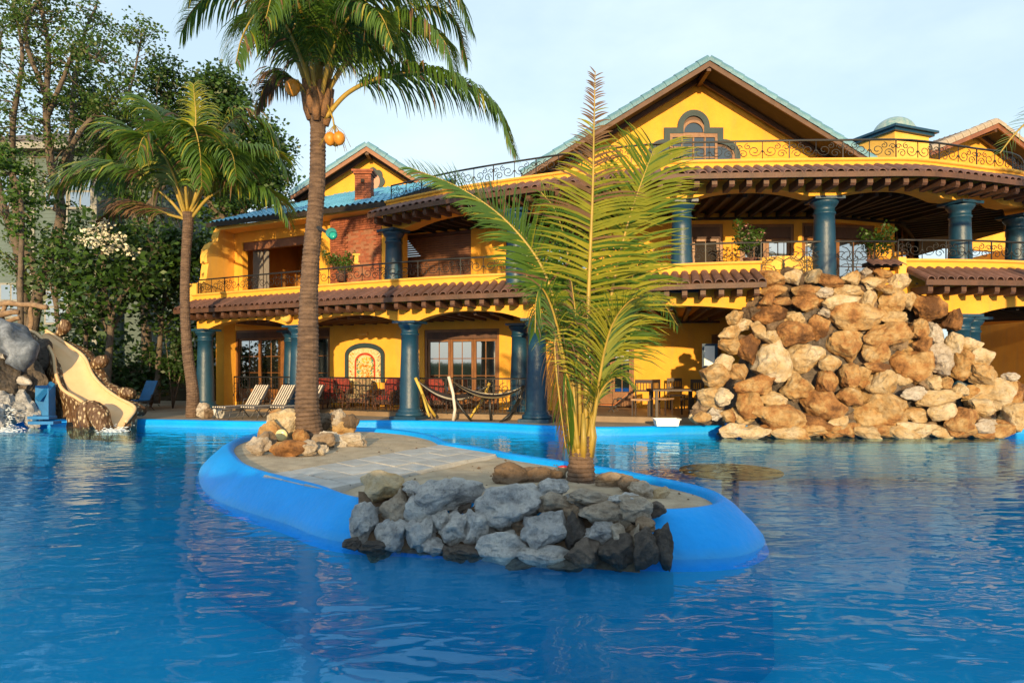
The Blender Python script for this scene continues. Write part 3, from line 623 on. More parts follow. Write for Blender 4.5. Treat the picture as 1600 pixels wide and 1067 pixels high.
# beams under the floor slab, seen through the lower arches
def beams(cv, a, b, dn, df, z, name, m_, pitch=.5, w_=.10, h_=.16):
    root = None
    n_ = int((b - a) / pitch)
    mb = MB(); sweep(mb, cv, a, b, rect(df, df + .06, z - h_ - .05, z - h_ + .02)); root = part(mb, name, m_)
    bm_ = MB(); bm_.box((0, 0, -h_ / 2), (w_, dn - df - .07, h_)); me = bm_.mesh('ceiling_beam', m_)
    for i in range(n_):
        t = a + (i + .5) * (b - a) / n_; p, nr, _ = cv.at(t); q = p + nr * (dn + df) / 2; inst('ceiling_beam', me, root, (q.x, q.y, z), (0, 0, rotz(nr)))
beams(LO, s(345), SG0, -.43, LB + .01, BT - .004, 'porch_ceiling', WOOD)
beams(LO, SG1 - .5, SE - 1, -.43, LB + .01, BT - .004, 'porch_ceiling', DKW)  # darker wood than the left porch, putting its deeper shade into the colour
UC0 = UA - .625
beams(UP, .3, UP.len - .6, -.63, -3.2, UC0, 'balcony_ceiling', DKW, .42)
# arched mural niche of mosaic tile
sa, sb = S(LO, 543, LW), S(LO, 600, LW); A = LO.pt(sa, LW, 0); B = LO.pt(sb, LW, 0); ex = (B - A); wn = ex.length; ex.normalize(); nm = V((ex.y, -ex.x, 0)); 
if nm.y > 0: nm = -nm
z0, z1 = DZ + 1.0, z_at(LO, 570, LW, 538)
def archpts(w_, h_, sp, n_=14): return [(-w_ / 2, 0)] + [(-w_ / 2 * cos(pi * i / n_), sp + (h_ - sp) * sin(pi * i / n_)) for i in range(n_ + 1)] + [(w_ / 2, 0)]
h_ = z1 - z0; O = A + ex * wn / 2 + nm * .13 + V((0, 0, z0))
mb = MB(); mb.band(archpts(wn + .06, h_ + .05, h_ * .72), archpts(wn - .2, h_ - .12, h_ * .70), O - nm * .12, ex, (0, 0, 1), nm * .08); mural = part(mb, 'mosaic_niche', TRIM)
mb = MB(); mb.prism(archpts(wn - .19, h_ - .11, h_ * .70), O - nm * .125, ex, (0, 0, 1), nm * .015); MOS = bpy.data.materials.new('mosaic_tiles'); mb.build('mosaic_ground', mat('mosaic_cream', (.75, .62, .38), (.55, .38, .15), .3, 14, .3), mural, fix=True)
mcol = [mat('mosaic_orange', (.75, .28, .03), None, .3, 9), mat('mosaic_teal', (.03, .30, .26), None, .3, 9), mat('mosaic_red', (.5, .06, .02), None, .3, 9), mat('mosaic_gold', (.8, .5, .06), None, .3, 9), mat('mosaic_green', (.08, .25, .05), None, .3, 9)]
mb = MB(); mb.band(archpts(wn * .55, h_ * .72, h_ * .45), archpts(wn * .47, h_ * .66, h_ * .45), O - nm * .109 + V((0, 0, .08)), ex, (0, 0, 1), nm * .015); mb.build('mosaic_arch', mcol[2], mural, fix=True)
mb = MB(); rr = random.Random(3)
for i in range(170):
    u = rr.uniform(-.23, .23) * wn; v = rr.uniform(.1, .64) * h_
    k_ = 0 if abs(u) < .10 * wn and v < .5 * h_ else (3 if abs(u) < .14 * wn else rr.choice((1, 1, 4, 0)))
    mb.prism([(u, v), (u + .05, v + .01), (u + .045, v + .05), (u, v + .045)], O - nm * .1085, ex, (0, 0, 1), nm * .012, k_)
stuff(mb.build('mosaic_chip', mcol, mural, fix=True))
mb = MB(); rr = random.Random(5)
for i in range(46):
    side = rr.choice((-1, 1)); u = side * rr.uniform(.30, .40) * wn; v = rr.uniform(.05, .75) * h_
    mb.prism([(u, v), (u + .03, v), (u + .07 * side + .03, v + .06), (u + .07 * side, v + .06)], O - nm * .1085, ex, (0, 0, 1), nm * .012, rr.choice((0, 3, 1, 2)))
stuff(mb.build('mosaic_chip', mcol, mural, fix=True))
# first floor back wall (right arcade) with doors
UW = -3.2
o2 = []
for a, b, yt in ((1078, 1131, 350), (1156, 1240, 350), (1252, 1368, 348), (1397, 1484, 346), (1518, 1572, 345)):
    o2.append((S(UP, a, UW), S(UP, b, UW), FL2, z_at(UP, (a + b) / 2, UW, yt)))
o3 = []
for a, b, yt in ((836, 925, 352),): o3.append((S(UP, a, UW), S(UP, b, UW), FL2, z_at(UP, (a + b) / 2, UW, yt)))
sh = (S(LO, 628, -2.7), S(LO, 736, -2.7)); shz = z_at(LO, 680, -2.7, 363)
wall_open(LO, S(LO, 600, -2.7), S(LO, 800, -2.7), -2.7, FL2, UC0 - .1, [(sh[0], sh[1], FL2, shz)], 'upper_wall')
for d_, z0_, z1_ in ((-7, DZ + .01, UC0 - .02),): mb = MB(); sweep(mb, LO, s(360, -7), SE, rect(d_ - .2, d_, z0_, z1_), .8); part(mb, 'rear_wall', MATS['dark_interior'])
q0 = LO.pt(SE - .1, 0, 0); mb = MB(); mb.box((q0.x + .4, q0.y + 4, (DZ + UC0) / 2), (.3, 9, UC0 - DZ - .05)); part(mb, 'end_wall', YEL)
wall_open(UP, S(UP, 765, -2.4), UP.len, UW, FL2, UC0, o3 + o2, 'upper_wall')
for i, (a, b, za, zb) in enumerate(o3 + o2):
    french(UP, a, b, UW, FL2, zb, [3, 1, 2, 2, 2, 2][i], 2, [3, 1, 3, 2, 3, 3][i], header=.42, glass=(DARK if i in (1,) else GLASS), wood=WOODM)
# roller shutter of wooden slats
A = LO.pt(sh[0], -2.7, 0); B = LO.pt(sh[1], -2.7, 0); ex = B - A; wn = ex.length; ex.normalize(); nm = V((ex.y, -ex.x, 0)); zt_ = shz
mb = MB(); mb.box(A + ex * wn / 2 - nm * .1 + V((0, 0, zt_ - .05)), (wn - .01, .14, .10), math.atan2(ex.y, ex.x)); shut = part(mb, 'roller_shutter', WOOD)
sm_ = MB(); sm_.box((0, 0, 0), (wn - .06, .03, .062)); slat_me = sm_.mesh('slat', SHUT); z = zt_ - .14
while z > FL2 + .42:
    q = A + ex * wn / 2 - nm * .13; inst('slat', slat_me, shut, (q.x, q.y, z), (.12, 0, math.atan2(ex.y, ex.x))); z -= .075
mb = MB(); mb.box(A + ex * wn / 2 - nm * .2 + V((0, 0, FL2 + .3)), (wn - .02, .02, .62), math.atan2(ex.y, ex.x)); mb.build('pane', GLASS, shut)
# --- left wing: upper loggia -------------------------------------------------
LWD = -2.0; za = HC + 5.35
a0, a1, a2 = s(362, LWD), s(512, LWD), s(604, -1.7)
zb = z_at(LO, 440, LWD, 372)
wall_open(LO, a0, a1 + .25, LWD, FL2, za, [(s(378, LWD), s(500, LWD), FL2, zb)], 'loggia_wall')
mb = MB(); sweep(mb, LO, s(378, LWD), s(500, LWD), rect(LWD - .22, LWD - .05, zb - .30, zb + .02)); part(mb, 'header_beam', SHUT)
# recess interior
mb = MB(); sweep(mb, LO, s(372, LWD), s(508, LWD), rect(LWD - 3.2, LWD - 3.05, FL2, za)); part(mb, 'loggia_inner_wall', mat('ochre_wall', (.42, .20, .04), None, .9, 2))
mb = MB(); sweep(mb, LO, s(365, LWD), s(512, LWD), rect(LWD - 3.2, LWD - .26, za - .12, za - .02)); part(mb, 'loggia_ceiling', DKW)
for px in (372, 506):
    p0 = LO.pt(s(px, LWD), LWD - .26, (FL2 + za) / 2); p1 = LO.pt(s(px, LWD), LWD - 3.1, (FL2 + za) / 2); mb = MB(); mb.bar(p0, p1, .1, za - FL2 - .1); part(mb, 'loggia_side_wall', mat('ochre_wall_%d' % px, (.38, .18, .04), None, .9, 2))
# curtains gathered at the left side of the opening
CURT = mat('grey_curtain', (.22, .20, .19), None, .9, 3)
for px in (384, 392, 402):
    m_ = MB(); pts_ = []
    p = LO.pt(s(px, LWD), LWD - .35, 0); nrm_, dr = LO.at(s(px))[1], LO.at(s(px))[2]
    poly = [(i * .03, .05 * (i % 2)) for i in range(9)] + [(i * .03, .05 * (i % 2) - .02) for i in range(8, -1, -1)]
    m_.prism(poly, (p.x, p.y, FL2 + .02), dr, nrm_, (0, 0, zb - .3 - FL2)); part(m_, 'curtain', CURT)
# S-curved buttress wall on the left end of the balcony
p0 = LO.pt(S0 + .05, -.12, 0); p1 = LO.pt(s(366, LWD), LWD, 0); ex = (p1 - p0); Lb = ex.length; ex.normalize(); zc = zo(S0) - HC
def ZZ(z): return z - 0
prof = [(0, FL2), (0, HC + 3.0), (.28, HC + 3.02), (.42, HC + 3.12), (.50, HC + 3.30), (.52, HC + 3.52), (.58, HC + 3.78), (.50, HC + 3.80), (.50, HC + 4.02), (.56, HC + 4.30), (.70, HC + 4.50), (.95, HC + 4.64), (1.06, HC + 4.66), (1.06, HC + 4.86), (1.14, HC + 5.06), (1.32, HC + 5.24), (1.30, HC + 5.34), (1.30, HC + 5.46), (Lb, HC + 5.46), (Lb, FL2)]
mb = MB(); sd_ = V((-ex.y, ex.x, 0)) * .3; mb.prism(prof, (p0.x, p0.y, 0), ex, (0, 0, 1), sd_); part(mb, 'buttress_wall', YEL2)
# brick wall with recessed panel and chimney stack: courses of single bricks
b0, b1 = s(516, -1.7), s(597, -1.7); A = LO.pt(b0, -1.7, 0); B = LO.pt(b1, -1.7, 0); ex = B - A; wn = ex.length; ex.normalize(); nm = V((ex.y, -ex.x, 0)); nm = nm if nm.y < 0 else -nm; ang = math.atan2(ex.y, ex.x)
zbt = HC + 5.12
mb = MB(); c = A + ex * wn / 2 - nm * .16 + V((0, 0, (FL2 + zbt) / 2)); mb.box(c, (wn - .02, .22, zbt - FL2), ang); bw = part(mb, 'brick_wall', MORT)
def bricks(A, ex, nm, wn, z0, z1, parent, skip=None, bw_=.21, bh=.066):
    mb = MB(); ang = math.atan2(ex.y, ex.x); z = z0; r_ = 0
    while z + bh < z1:
        u = -(bw_ + .012) / 2 * (r_ % 2)
        while u < wn:
            ua, ub = max(0, u), min(wn, u + bw_)
            if ub - ua > .04:
                d = R.uniform(-.006, .008) - (.05 if skip and skip(ua, z) else 0); c = A + ex * (ua + ub) / 2 + nm * (d - .03) + V((0, 0, z + bh / 2)); mb.box(c, (ub - ua, .06, bh), ang, 0 if R.random() < .6 else 1)
            u += bw_ + .012
        z += bh + .012; r_ += 1
    return stuff(mb.build('brick', [BRICK, BRK2], parent))
BRK2 = mat('dark_red_brick', (.24, .07, .03), None, .85, 9, .4, 50)
bricks(A, ex, nm, wn, FL2, zbt, bw, lambda u, z: .28 * wn < u < .84 * wn and z < HC + 4.55)
# yellow strip to the right of the brick, beam over the chimney wall
mb = MB(); sweep(mb, LO, b1 + .005, s(622, -1.7) + .2, rect(-1.95, -1.7, FL2, HC + 5.1)); part(mb, 'corner_wall', YEL)
CY = 23.3; cx = (567 - 800) / F * CY; cz0, cz1 = HC + 5.2, HC + 6.62
chim = MB(); chim.box((cx, CY + .25, (cz0 + cz1) / 2), (.50, .50, cz1 - cz0)); ch = part(chim, 'chimney', MORT)
bricks(V((cx - .27, CY - .025, 0)), V((1, 0, 0)), V((0, -1, 0)), .54, cz0, cz1, ch); bricks(V((cx + .275, CY + 0, 0)), V((0, 1, 0)), V((1, 0, 0)), .5, cz0, cz1, ch)
mb = MB(); mb.box((cx, CY + .25, cz1 + .03), (.64, .64, .07)); mb.box((cx, CY + .25, cz1 + .10), (.74, .74, .07)); mb.build('chimney_cap', BRICK, ch)
mb = MB(); mb.box((cx, CY - .07, cz1 - .25), (.12, .03, .12)); mb.build('vent_hole', DARK, ch)
# --- tiled roof planes -------------------------------------------------------
def roof_sheet(o, u, v, nu_len, nv_len, name, parent, m_=RSHEET, pitch=.24, course=.38, keep=None):
    """corrugated tile field: u across, v up the slope; every tile course steps"""
    o, u, v = V(o), V(u).normalized(), V(v).normalized(); nr = u.cross(v).normalized(); nr = nr if nr.z > 0 else -nr
    nu = int(nu_len / pitch * 4); nvv = int(nv_len / course); vs = []; fs = []
    for j in range(nvv + 1):
        for e in (0, 1):
            if j == nvv and e: continue
            for i in range(nu + 1):
                uu = nu_len * i / nu; vv = nv_len * (j + e * .999) / nvv; a = uu / pitch * 2 * pi
                vs.append(o + u * uu + v * vv + nr * (.035 * cos(a) + (.0 if e else .028)))
    rows = 2 * nvv + 1
    for j in range(rows - 1):
        for i in range(nu):
            if keep and not keep((i + .5) / nu * nu_len, (j + .5) / rows * nv_len): continue
            a = j * (nu + 1) + i; fs.append((a, a + 1, a + nu + 2, a + nu + 1))
    mb = MB(); mb.add(vs, fs); return mb.build(name, m_, parent)
# low blue roof over the left wing, eave along the loggia
e0 = LO.pt(s(325, -1.2), -1.2, HC + 5.42); e1 = LO.pt(s(604, -1.2), -1.2, HC + 5.28)
u_ = (e1 - e0); ul = u_.length; u_.normalize(); back = V((-u_.y, u_.x, 0)); back = back if back.y > 0 else -back; v_ = (back * cos(.40) + V((0, 0, sin(.40)))).normalized()
mb = MB(); th = .1; q = [e0 - back * .1, e1 - back * .1, e1 + v_ * 4.4, e0 + v_ * 4.4]; mb.add([p - V((0, 0, .05)) for p in q] + [p - V((0, 0, .2)) for p in q], [(0, 1, 2, 3), (7, 6, 5, 4), (0, 4, 5, 1), (1, 5, 6, 2), (2, 6, 7, 3), (3, 7, 4, 0)]); lr = part(mb, 'low_hip_roof', DKW)
roof_sheet(e0, u_, v_, ul, 4.3, 'roof_tile_field', lr, keep=lambda a, b: a > b * .75)
mb = MB(); sweep(mb, LO, a0, b1, rect(-1.95, -1.25, HC + 5.10, HC + 5.22)); part(mb, 'eave_soffit', YEL2)
def gable(ax, Yf, az, hw, slope, depth, name, over=.9, wall_py=None, wall_x=0, trim=None, vt=.42, m_roof=RSHEET, m_tile=RTILE, fasc=WOOD2, wall_m=YEL, zb=None, drop=.42, yaw=0):
    """gable facing the pool: apex at (ax, Yf, az), half width hw; yaw turns it about the apex"""
    run = hw; dz = hw * slope; T = Matrix.Translation((ax, Yf, az)) @ Matrix.Rotation(yaw, 4, 'Z')
    mb = MB()
    for sgn in (-1, 1):
        poly = [(0, 0), (sgn * hw, -dz), (sgn * hw, -dz - .24), (0, -.28)]
        mb.prism(poly, T @ V((0, -.06, 0)), T.to_3x3() @ V((1, 0, 0)), (0, 0, 1), T.to_3x3() @ V((0, .06, 0)))
    root = part(mb, name, fasc)
    mb = MB()
    for sgn in (-1, 1): mb.prism([(0, -.02), (sgn * hw, -dz - .02), (sgn * hw, -dz - .12), (0, -.12)], T @ V((0, .003, 0)), T.to_3x3() @ V((1, 0, 0)), (0, 0, 1), T.to_3x3() @ V((0, depth, 0)))
    mb.build('soffit', DKW, root, fix=True)
    # rafters under the overhang
    for sgn in (-1, 1):
        m_ = MB(); m_.prism([(0, -.125), (sgn * hw, -dz - .125), (sgn * hw, -dz - .28), (0, -.30)], T @ V((0, over - .25, 0)), T.to_3x3() @ V((1, 0, 0)), (0, 0, 1), T.to_3x3() @ V((0, .1, 0))); m_.build('rafter', WOOD, root, fix=True)
    m_ = MB(); m_.bar(T @ V((0, .02, -.30)), T @ V((0, over, -.30)), .14, .2); m_.build('ridge_beam', WOOD, root)
    ln = hw * sqrt(1 + slope * slope)
    for sgn in (-1, 1):
        R3 = T.to_3x3(); uu = R3 @ V((0, 1, 0)); vv = R3 @ V((-sgn, 0, slope)); roof_sheet(T @ V((sgn * hw, .02, -dz + .03)), uu, vv, depth, ln, 'roof_tile_field', root, m_=m_roof)
        # verge tiles: single half-round tiles overlapping down the edge
        n_ = int(ln / vt)
        for i in range(n_):
            c0 = V((sgn * hw * (1 - i / n_), 0, -dz * (1 - i / n_))); c1 = V((sgn * hw * (1 - (i + 1.12) / n_), 0, -dz * (1 - (i + 1.12) / n_)))
            if i == n_ - 1: c1 = V((0, 0, 0))
            t_ = MB(); rr0, rr1 = .13, .105; d_ = (c1 - c0).normalized(); ny = V((0, 1, 0)); nu_ = ny.cross(d_); nu_ = nu_ if nu_.z > 0 else -nu_; vs = []
            for c_, r1 in ((c0, rr0), (c1, rr1)):
                for k in range(7): a = pi * k / 6; vs.append(T @ (c_ + V((0, .02, .0)) + ny * cos(a) * r1 * 1.1 + nu_ * (sin(a) * r1 + .03)))
                vs.append(T @ (c_ + V((0, .02 - .12 * 0, 0)) + ny * 1.1 * -r1 + nu_ * -.08)); vs.append(T @ (c_ + V((0, .02, 0)) + ny * 1.1 * r1 + nu_ * -.08))
            t_.add(vs, [(k, k + 1, k + 10, k + 9) for k in range(6)] + [(6, 7, 16, 15), (8, 0, 9, 17), tuple(range(7)) + (7, 8), tuple(range(17, 8, -1))]); t_.build('verge_tile', m_tile, root, fix=True)
    # gable wall
    zb_ = zb if zb is not None else az - dz - .5
    hh = hw * .97; wz = -.14
    mb = MB(); mb.prism([(0, wz), (hh, wz - hh * slope), (hh, zb_ - az), (-hh, zb_ - az), (-hh, wz - hh * slope)], T @ V((0, over, 0)), T.to_3x3() @ V((1, 0, 0)), (0, 0, 1), T.to_3x3() @ V((0, .25, 0))); mb.build('gable_wall', wall_m, root, fix=True)
    return root, T
gY = 22.6; ax_ = (1108 - 800) / F * gY; gz = HC + (HOR - 92) / F * gY
g1, T1 = gable(ax_, gY, gz, 6.2, .615, 9, 'main_gable', over=1.35, zb=UA - .45, fasc=mat('brown_fascia', (.12, .06, .035), (.08, .04, .025), .65, 3))
gY2 = 27; g2, T2 = gable((573 - 800) / F * gY2, gY2, HC + (HOR - 226) / F * gY2, 3.0, .66, 6, 'small_gable', over=.8, zb=HC + 6.2)
gY3 = 27; g3, T3 = gable((1557 - 800) / F * gY3, gY3, HC + (HOR - 190) / F * gY3, 3.6, .42, 6, 'side_gable', over=1.0, zb=UA - .4, m_roof=RCOR, m_tile=mat('weathered_tile', (.40, .33, .26), None, .8, 5), yaw=.35)
# lobed window in the main gable wall
wy = gY + 1.35; k = wy / F; wc = V(((1083 - 800) * k, wy, 0))
def pz(py): return HC + (HOR - py) * k
def lobe(off):
    """right half outline, off shrinks it"""
    o_ = []
    a1 = 25 * k - off; zc1 = pz(199)
    for i in range(9): a = pi / 2 - pi / 2 * i / 8; o_.append((a1 * cos(a), zc1 + a1 * sin(a) * 1.03))
    o_ += [(a1, pz(201) - off), (46 * k - off, pz(201) - off), (46 * k - off, pz(219) - off * .7)]
    for i in range(9): a = pi / 2 - pi / 2 * i / 8; o_.append((46 * k - off + (27 * k) * cos(a), pz(246) + (27 * k - off * .7) * sin(a)))
    o_.append((73 * k - off, pz(262))); return o_
ro = lobe(0); ri = lobe(9 * k); full = lambda r_: [(-a, b) for a, b in reversed(r_[1:])] + r_
mb = MB(); mb.band(full(ro), full(ri), V((wc.x, wy - .10, 0)), (1, 0, 0), (0, 0, 1), (0, .14, 0)); mb.build('window_surround', TRIM, g1, fix=True)
wf = MB(); wf.prism(full(ri), V((wc.x, wy - .02, 0)), (1, 0, 0), (0, 0, 1), (0, .015, 0)); wf.build('window_back', mat('window_reveal', (.10, .045, .02), None, .6, 3), g1, fix=True)
mb = MB()
def wb(x0, x1, y0, y1, d=.06): c = V((wc.x + (x0 + x1) / 2 * k, wy - .02 - d / 2, (pz(y0) + pz(y1)) / 2)); mb.box(c, (abs(x1 - x0) * k - .002, d, abs(pz(y0) - pz(y1)) - .002))
wb(-37, 37, 209, 216); wb(-37, -33, 216, 262); wb(33, 37, 216, 262); wb(-64, -60, 232, 262); wb(60, 64, 232, 262)
for xx in (-18, 0, 18): wb(xx - 1, xx + 1, 216, 262, .04)
wb(-33, 33, 230, 232, .035); wb(-33, 33, 246, 248, .035)
am = [(math.cos(pi * i / 12) * 19 * k, pz(208) + sin(pi * i / 12) * 19 * k) for i in range(13)]; an = [(a * .78, pz(208) + (b - pz(208)) * .78) for a, b in am]
mb.band(am, an, V((wc.x, wy - .09, 0)), (1, 0, 0), (0, 0, 1), (0, .06, 0)); mb.build('window_frame', WOODM, g1, fix=True)
SKYG = mat('sky_reflecting_glass', (.012, .022, .028), None, .03, 1, ior=2.0)
def pane(x0, x1, y0, y1): m_ = MB(); m_.box((wc.x + (x0 + x1) / 2 * k, wy - .04, (pz(y0) + pz(y1)) / 2), ((x1 - x0) * k, .012, pz(y0) - pz(y1))); m_.build('pane', SKYG, g1)
for xx in (-33, -17, 1, 19):
    for y0, y1 in ((216, 230), (232, 246), (248, 262)): pane(xx + .3, xx + 14.5, y0 + .3, y1 - .3)
m_ = MB(); m_.prism(an, V((wc.x, wy - .05, 0)), (1, 0, 0), (0, 0, 1), (0, .012, 0)); m_.build('pane', SKYG, g1, fix=True)
for sg_ in (-1, 1):
    m_ = MB(); m_.prism([(sg_ * 38 * k, pz(262))] + [(sg_ * (38 + 22 * cos(a * pi / 12)) * k, pz(246) + 16 * k * sin(a * pi / 12)) for a in range(0, 7)] + [(sg_ * 38 * k, pz(230))], V((wc.x, wy - .045, 0)), (1, 0, 0), (0, 0, 1), (0, .012, 0)); m_.build('pane', SKYG, g1, fix=True)
# round scalloped window in the small gable
wy2 = gY2 + .8; k2 = wy2 / F; c2 = V(((583 - 800) * k2, wy2 - .06, HC + (HOR - 284) * k2))
N_ = 64; ro = [((.42 + .07 * abs(cos(4 * 2 * pi * i / N_ / 1))) * cos(2 * pi * i / N_), (.50 + .07 * abs(cos(4 * 2 * pi * i / N_))) * sin(2 * pi * i / N_)) for i in range(N_)]; ri = [(.28 * cos(2 * pi * i / N_), .34 * sin(2 * pi * i / N_)) for i in range(N_)]
mb = MB(); mb.band(ro, ri, c2, (1, 0, 0), (0, 0, 1), (0, .12, 0), closed=True); mb.build('window_surround', TRIM, g2, fix=True)
mb = MB(); mb.prism(ri, c2 + V((0, .04, 0)), (1, 0, 0), (0, 0, 1), (0, .02, 0)); mb.build('pane', mat('coloured_pane', (.45, .16, .08), None, .2, 6), g2, fix=True)
# cupola with mosaic dome
cy_ = 24.0; cxx = (1414 - 800) / F * cy_; zb_ = UA - .45; zt_ = HC + (HOR - 208) / F * cy_
mb = MB(); mb.box((cxx, cy_ + .9, (zb_ + zt_) / 2), (1.7, 1.7, zt_ - zb_), .38); cup = part(mb, 'cupola', YEL2)
mb = MB(); mb.box((cxx, cy_ + .9, zt_ + .05), (1.95, 1.95, .10), .38); mb.box((cxx, cy_ + .9, zt_ + .14), (2.15, 2.15, .08), .38); mb.build('cornice', COLB, cup)
Rm = Matrix.Translation((cxx, cy_ + .9, 0)) @ Matrix.Rotation(.38, 4, 'Z')
ap = archpts(1.25, 1.25, .65); ai = archpts(.95, 1.08, .62); exx = Rm.to_3x3() @ V((1, 0, 0)); nn_ = Rm.to_3x3() @ V((0, -1, 0)); o_ = Rm @ V((0, -.85, UA - .25))
mb = MB(); mb.band(ap, ai, o_, exx, (0, 0, 1), nn_ * .10); mb.build('window_surround', TRIM, cup, fix=True)
mb = MB(); mb.band(ai, archpts(.75, .95, .60), o_ - nn_ * .0, exx, (0, 0, 1), nn_ * .05); mb.build('window_frame', WOODM, cup, fix=True)
mb = MB(); mb.prism(archpts(.74, .94, .60), o_, exx, (0, 0, 1), nn_ * .02); mb.build('pane', SKYG, cup, fix=True)
mb = MB(); mb.lathe([(.74 * cos(a * pi / 18), .68 * sin(a * pi / 18)) for a in range(0, 9)] + [(.02, .68)], (13.93, cy_ + .9, zt_ + .18), 32); mb.build('dome', mat('dome_mosaic', (.12, .25, .27), (.30, .36, .34), .35, 9, .5, 22), cup)
# arched attic window of the side gable
o3_ = T3 @ V((-1.2, .94, -2.35)); mb = MB(); mb.band(archpts(1.3, .8, .25), archpts(.9, .6, .2), o3_, T3.to_3x3() @ V((1, 0, 0)), (0, 0, 1), T3.to_3x3() @ V((0, -.1, 0))); mb.prism(archpts(.9, .6, .2), o3_, T3.to_3x3() @ V((1, 0, 0)), (0, 0, 1), T3.to_3x3() @ V((0, -.03, 0))); mb.build('window_surround', TRIM, g3, fix=True)
# --- wrought iron railings ---------------------------------------------------
def scroll(cx_, cz_, r0, turns, a0, dirn=1, n_=14):
    return [(cx_ + (r0 * (1 - .75 * i / n_)) * cos(a0 + dirn * turns * 2 * pi * i / n_), cz_ + (r0 * (1 - .75 * i / n_)) * sin(a0 + dirn * turns * 2 * pi * i / n_)) for i in range(n_ + 1)]
def rail_mesh(w_, h_, th=.011, simple=False):
    m_ = MB(); X = lambda a, b: (a, 0, b)
    m_.box((w_ / 2, 0, h_), (w_ + .01, .04, .022)); m_.box((w_ / 2, 0, .03), (w_ + .01, .022, .014)); m_.box((0, 0, h_ / 2), (.024, .024, h_))
    if simple:
        n_ = int(w_ / .13)
        for i in range(1, n_): m_.box((w_ * i / n_, 0, h_ / 2), (.012, .012, h_ - .04))
    hw_ = w_ / 2
    for sg_ in (-1, 1):
        for (c, z, r_, t_, a_, d_) in ((.30, .52, .30, 1.35, pi, 1), (.72, .36, .22, 1.3, 0, 1), (.55, .74, .16, 1.2, pi / 2, -1), (.88, .68, .15, 1.1, pi, -1)):
            m_.tube([X(hw_ + sg_ * hw_ * (c + (x - c) * (h_ / w_) * 2 * 1.15), z_ * h_) for x, z_ in [(c + (q[0] - 0), z + q[1]) for q in scroll(0, 0, r_, t_, a_, d_)]], th, 4, cap=False)
    m_.lathe([(.01, -.035), (.03, 0), (.01, .035)], (hw_, 0, h_ * .5), 6)
    m_.tube([X(hw_, .03), X(hw_, h_)], th, 4)
    return m_
def railing(cv, a, b, d, zf, h_, name='balcony_railing', pw=1.35, simple=False, base=None):
    n_ = max(1, round((b - a) / pw)); wd = (b - a) / n_; me = rail_mesh(wd, h_, simple=simple).mesh('railing_panel', IRON)
    mb = MB(); pts_ = [cv.pt(a + (b - a) * i / (n_ * 3), d, zf(a + (b - a) * i / (n_ * 3)) + h_ + .012) for i in range(n_ * 3 + 1)]
    mb.tube(pts_, .024, 6); root = part(mb, name, IRON)
    for i in range(n_):
        t0, t1 = a + i * wd, a + (i + 1) * wd; p = cv.pt(t0, d, zf(t0)); q = cv.pt(t1, d, zf(t1)); dv = q - p
        o = inst('railing_panel', me, root, p, (0, -math.atan2(dv.z, sqrt(dv.x ** 2 + dv.y ** 2)), math.atan2(dv.y, dv.x)), (dv.length / wd, 1, 1))
    return root
railing(LO, S0 + .1, SG0, -.16, zo, .50); railing(LO, SG1, SE - .3, -.16, zo, .50)
railing(LO, SG0 + .05, SG1 - .05, -.16, lambda t: FL2 + .02, zo(SG0) + .50 - FL2 - .02)
railing(UP, .1, UP.len - .2, -.16, uz, .50)
railing(LO, s(345), s(842), -.55, lambda t: TF, 1.02, 'terrace_railing', 1.5, simple=True)
railing(LO, s(1500), s(1640), -.9, lambda t: TF, 1.02, 'terrace_railing', 1.5, simple=True)
# rounded yellow balcony wall behind the waterfall top
pa = V(((1190 - 800) / F * 17.9, 17.9, 0)); mb = MB(); pts_ = []
wl = []
for i in range(13):
    a = pi * i / 12; wl.append((.72 - .76 * cos(a) , -.35 * sin(a)))
inn_ = [(x * .9 + .07, y * .62 + .02) for x, y in wl]
mb.band(wl, inn_, (pa.x, pa.y, FL2), (1, 0, 0), (0, 1, 0), (0, 0, .93)); part(mb, 'curved_balcony_wall', YEL2)
mb = MB(); mb.box(P(1378, 414, 17.3), (.86, .30, .10)); cano = part(mb, 'small_canopy', DKW)
for i in range(4): q = P(1358 + 13 * i, 407, 17.2); inst('roof_tile', tm, cano, q, (0, 0, 0), (1, .5, .5))
mb = MB(); q = P(1403, 425, 17.35); mb.box(q, (.20, .4, .7)); part(mb, 'balcony_pier', YEL2)
# lights fixed on the house
mb = MB(); q = P(558, 405, 22.9); mb.box(q, (.16, .10, .24)); mb.box(q + V((0, 0, .15)), (.26, .16, .05)); mb.box(q - V((0, 0, .15)), (.22, .14, .04)); part(mb, 'wall_lantern', YEL2)
mb = MB(); q = LO.pt(s(452, -.05), .06, HC + 1.62); mb.lathe([(.17, 0), (.17, .12), (.14, .2)], q, 20, axis=Matrix.Rotation(pi / 2, 3, 'X')); part(mb, 'round_floodlight', YEL2)
mb = MB(); q = LO.pt(s(569, LW), LW + .06, HC + 1.2); mb.box(q, (.42, .10, .07), -.45); part(mb, 'wall_sconce', YEL2)
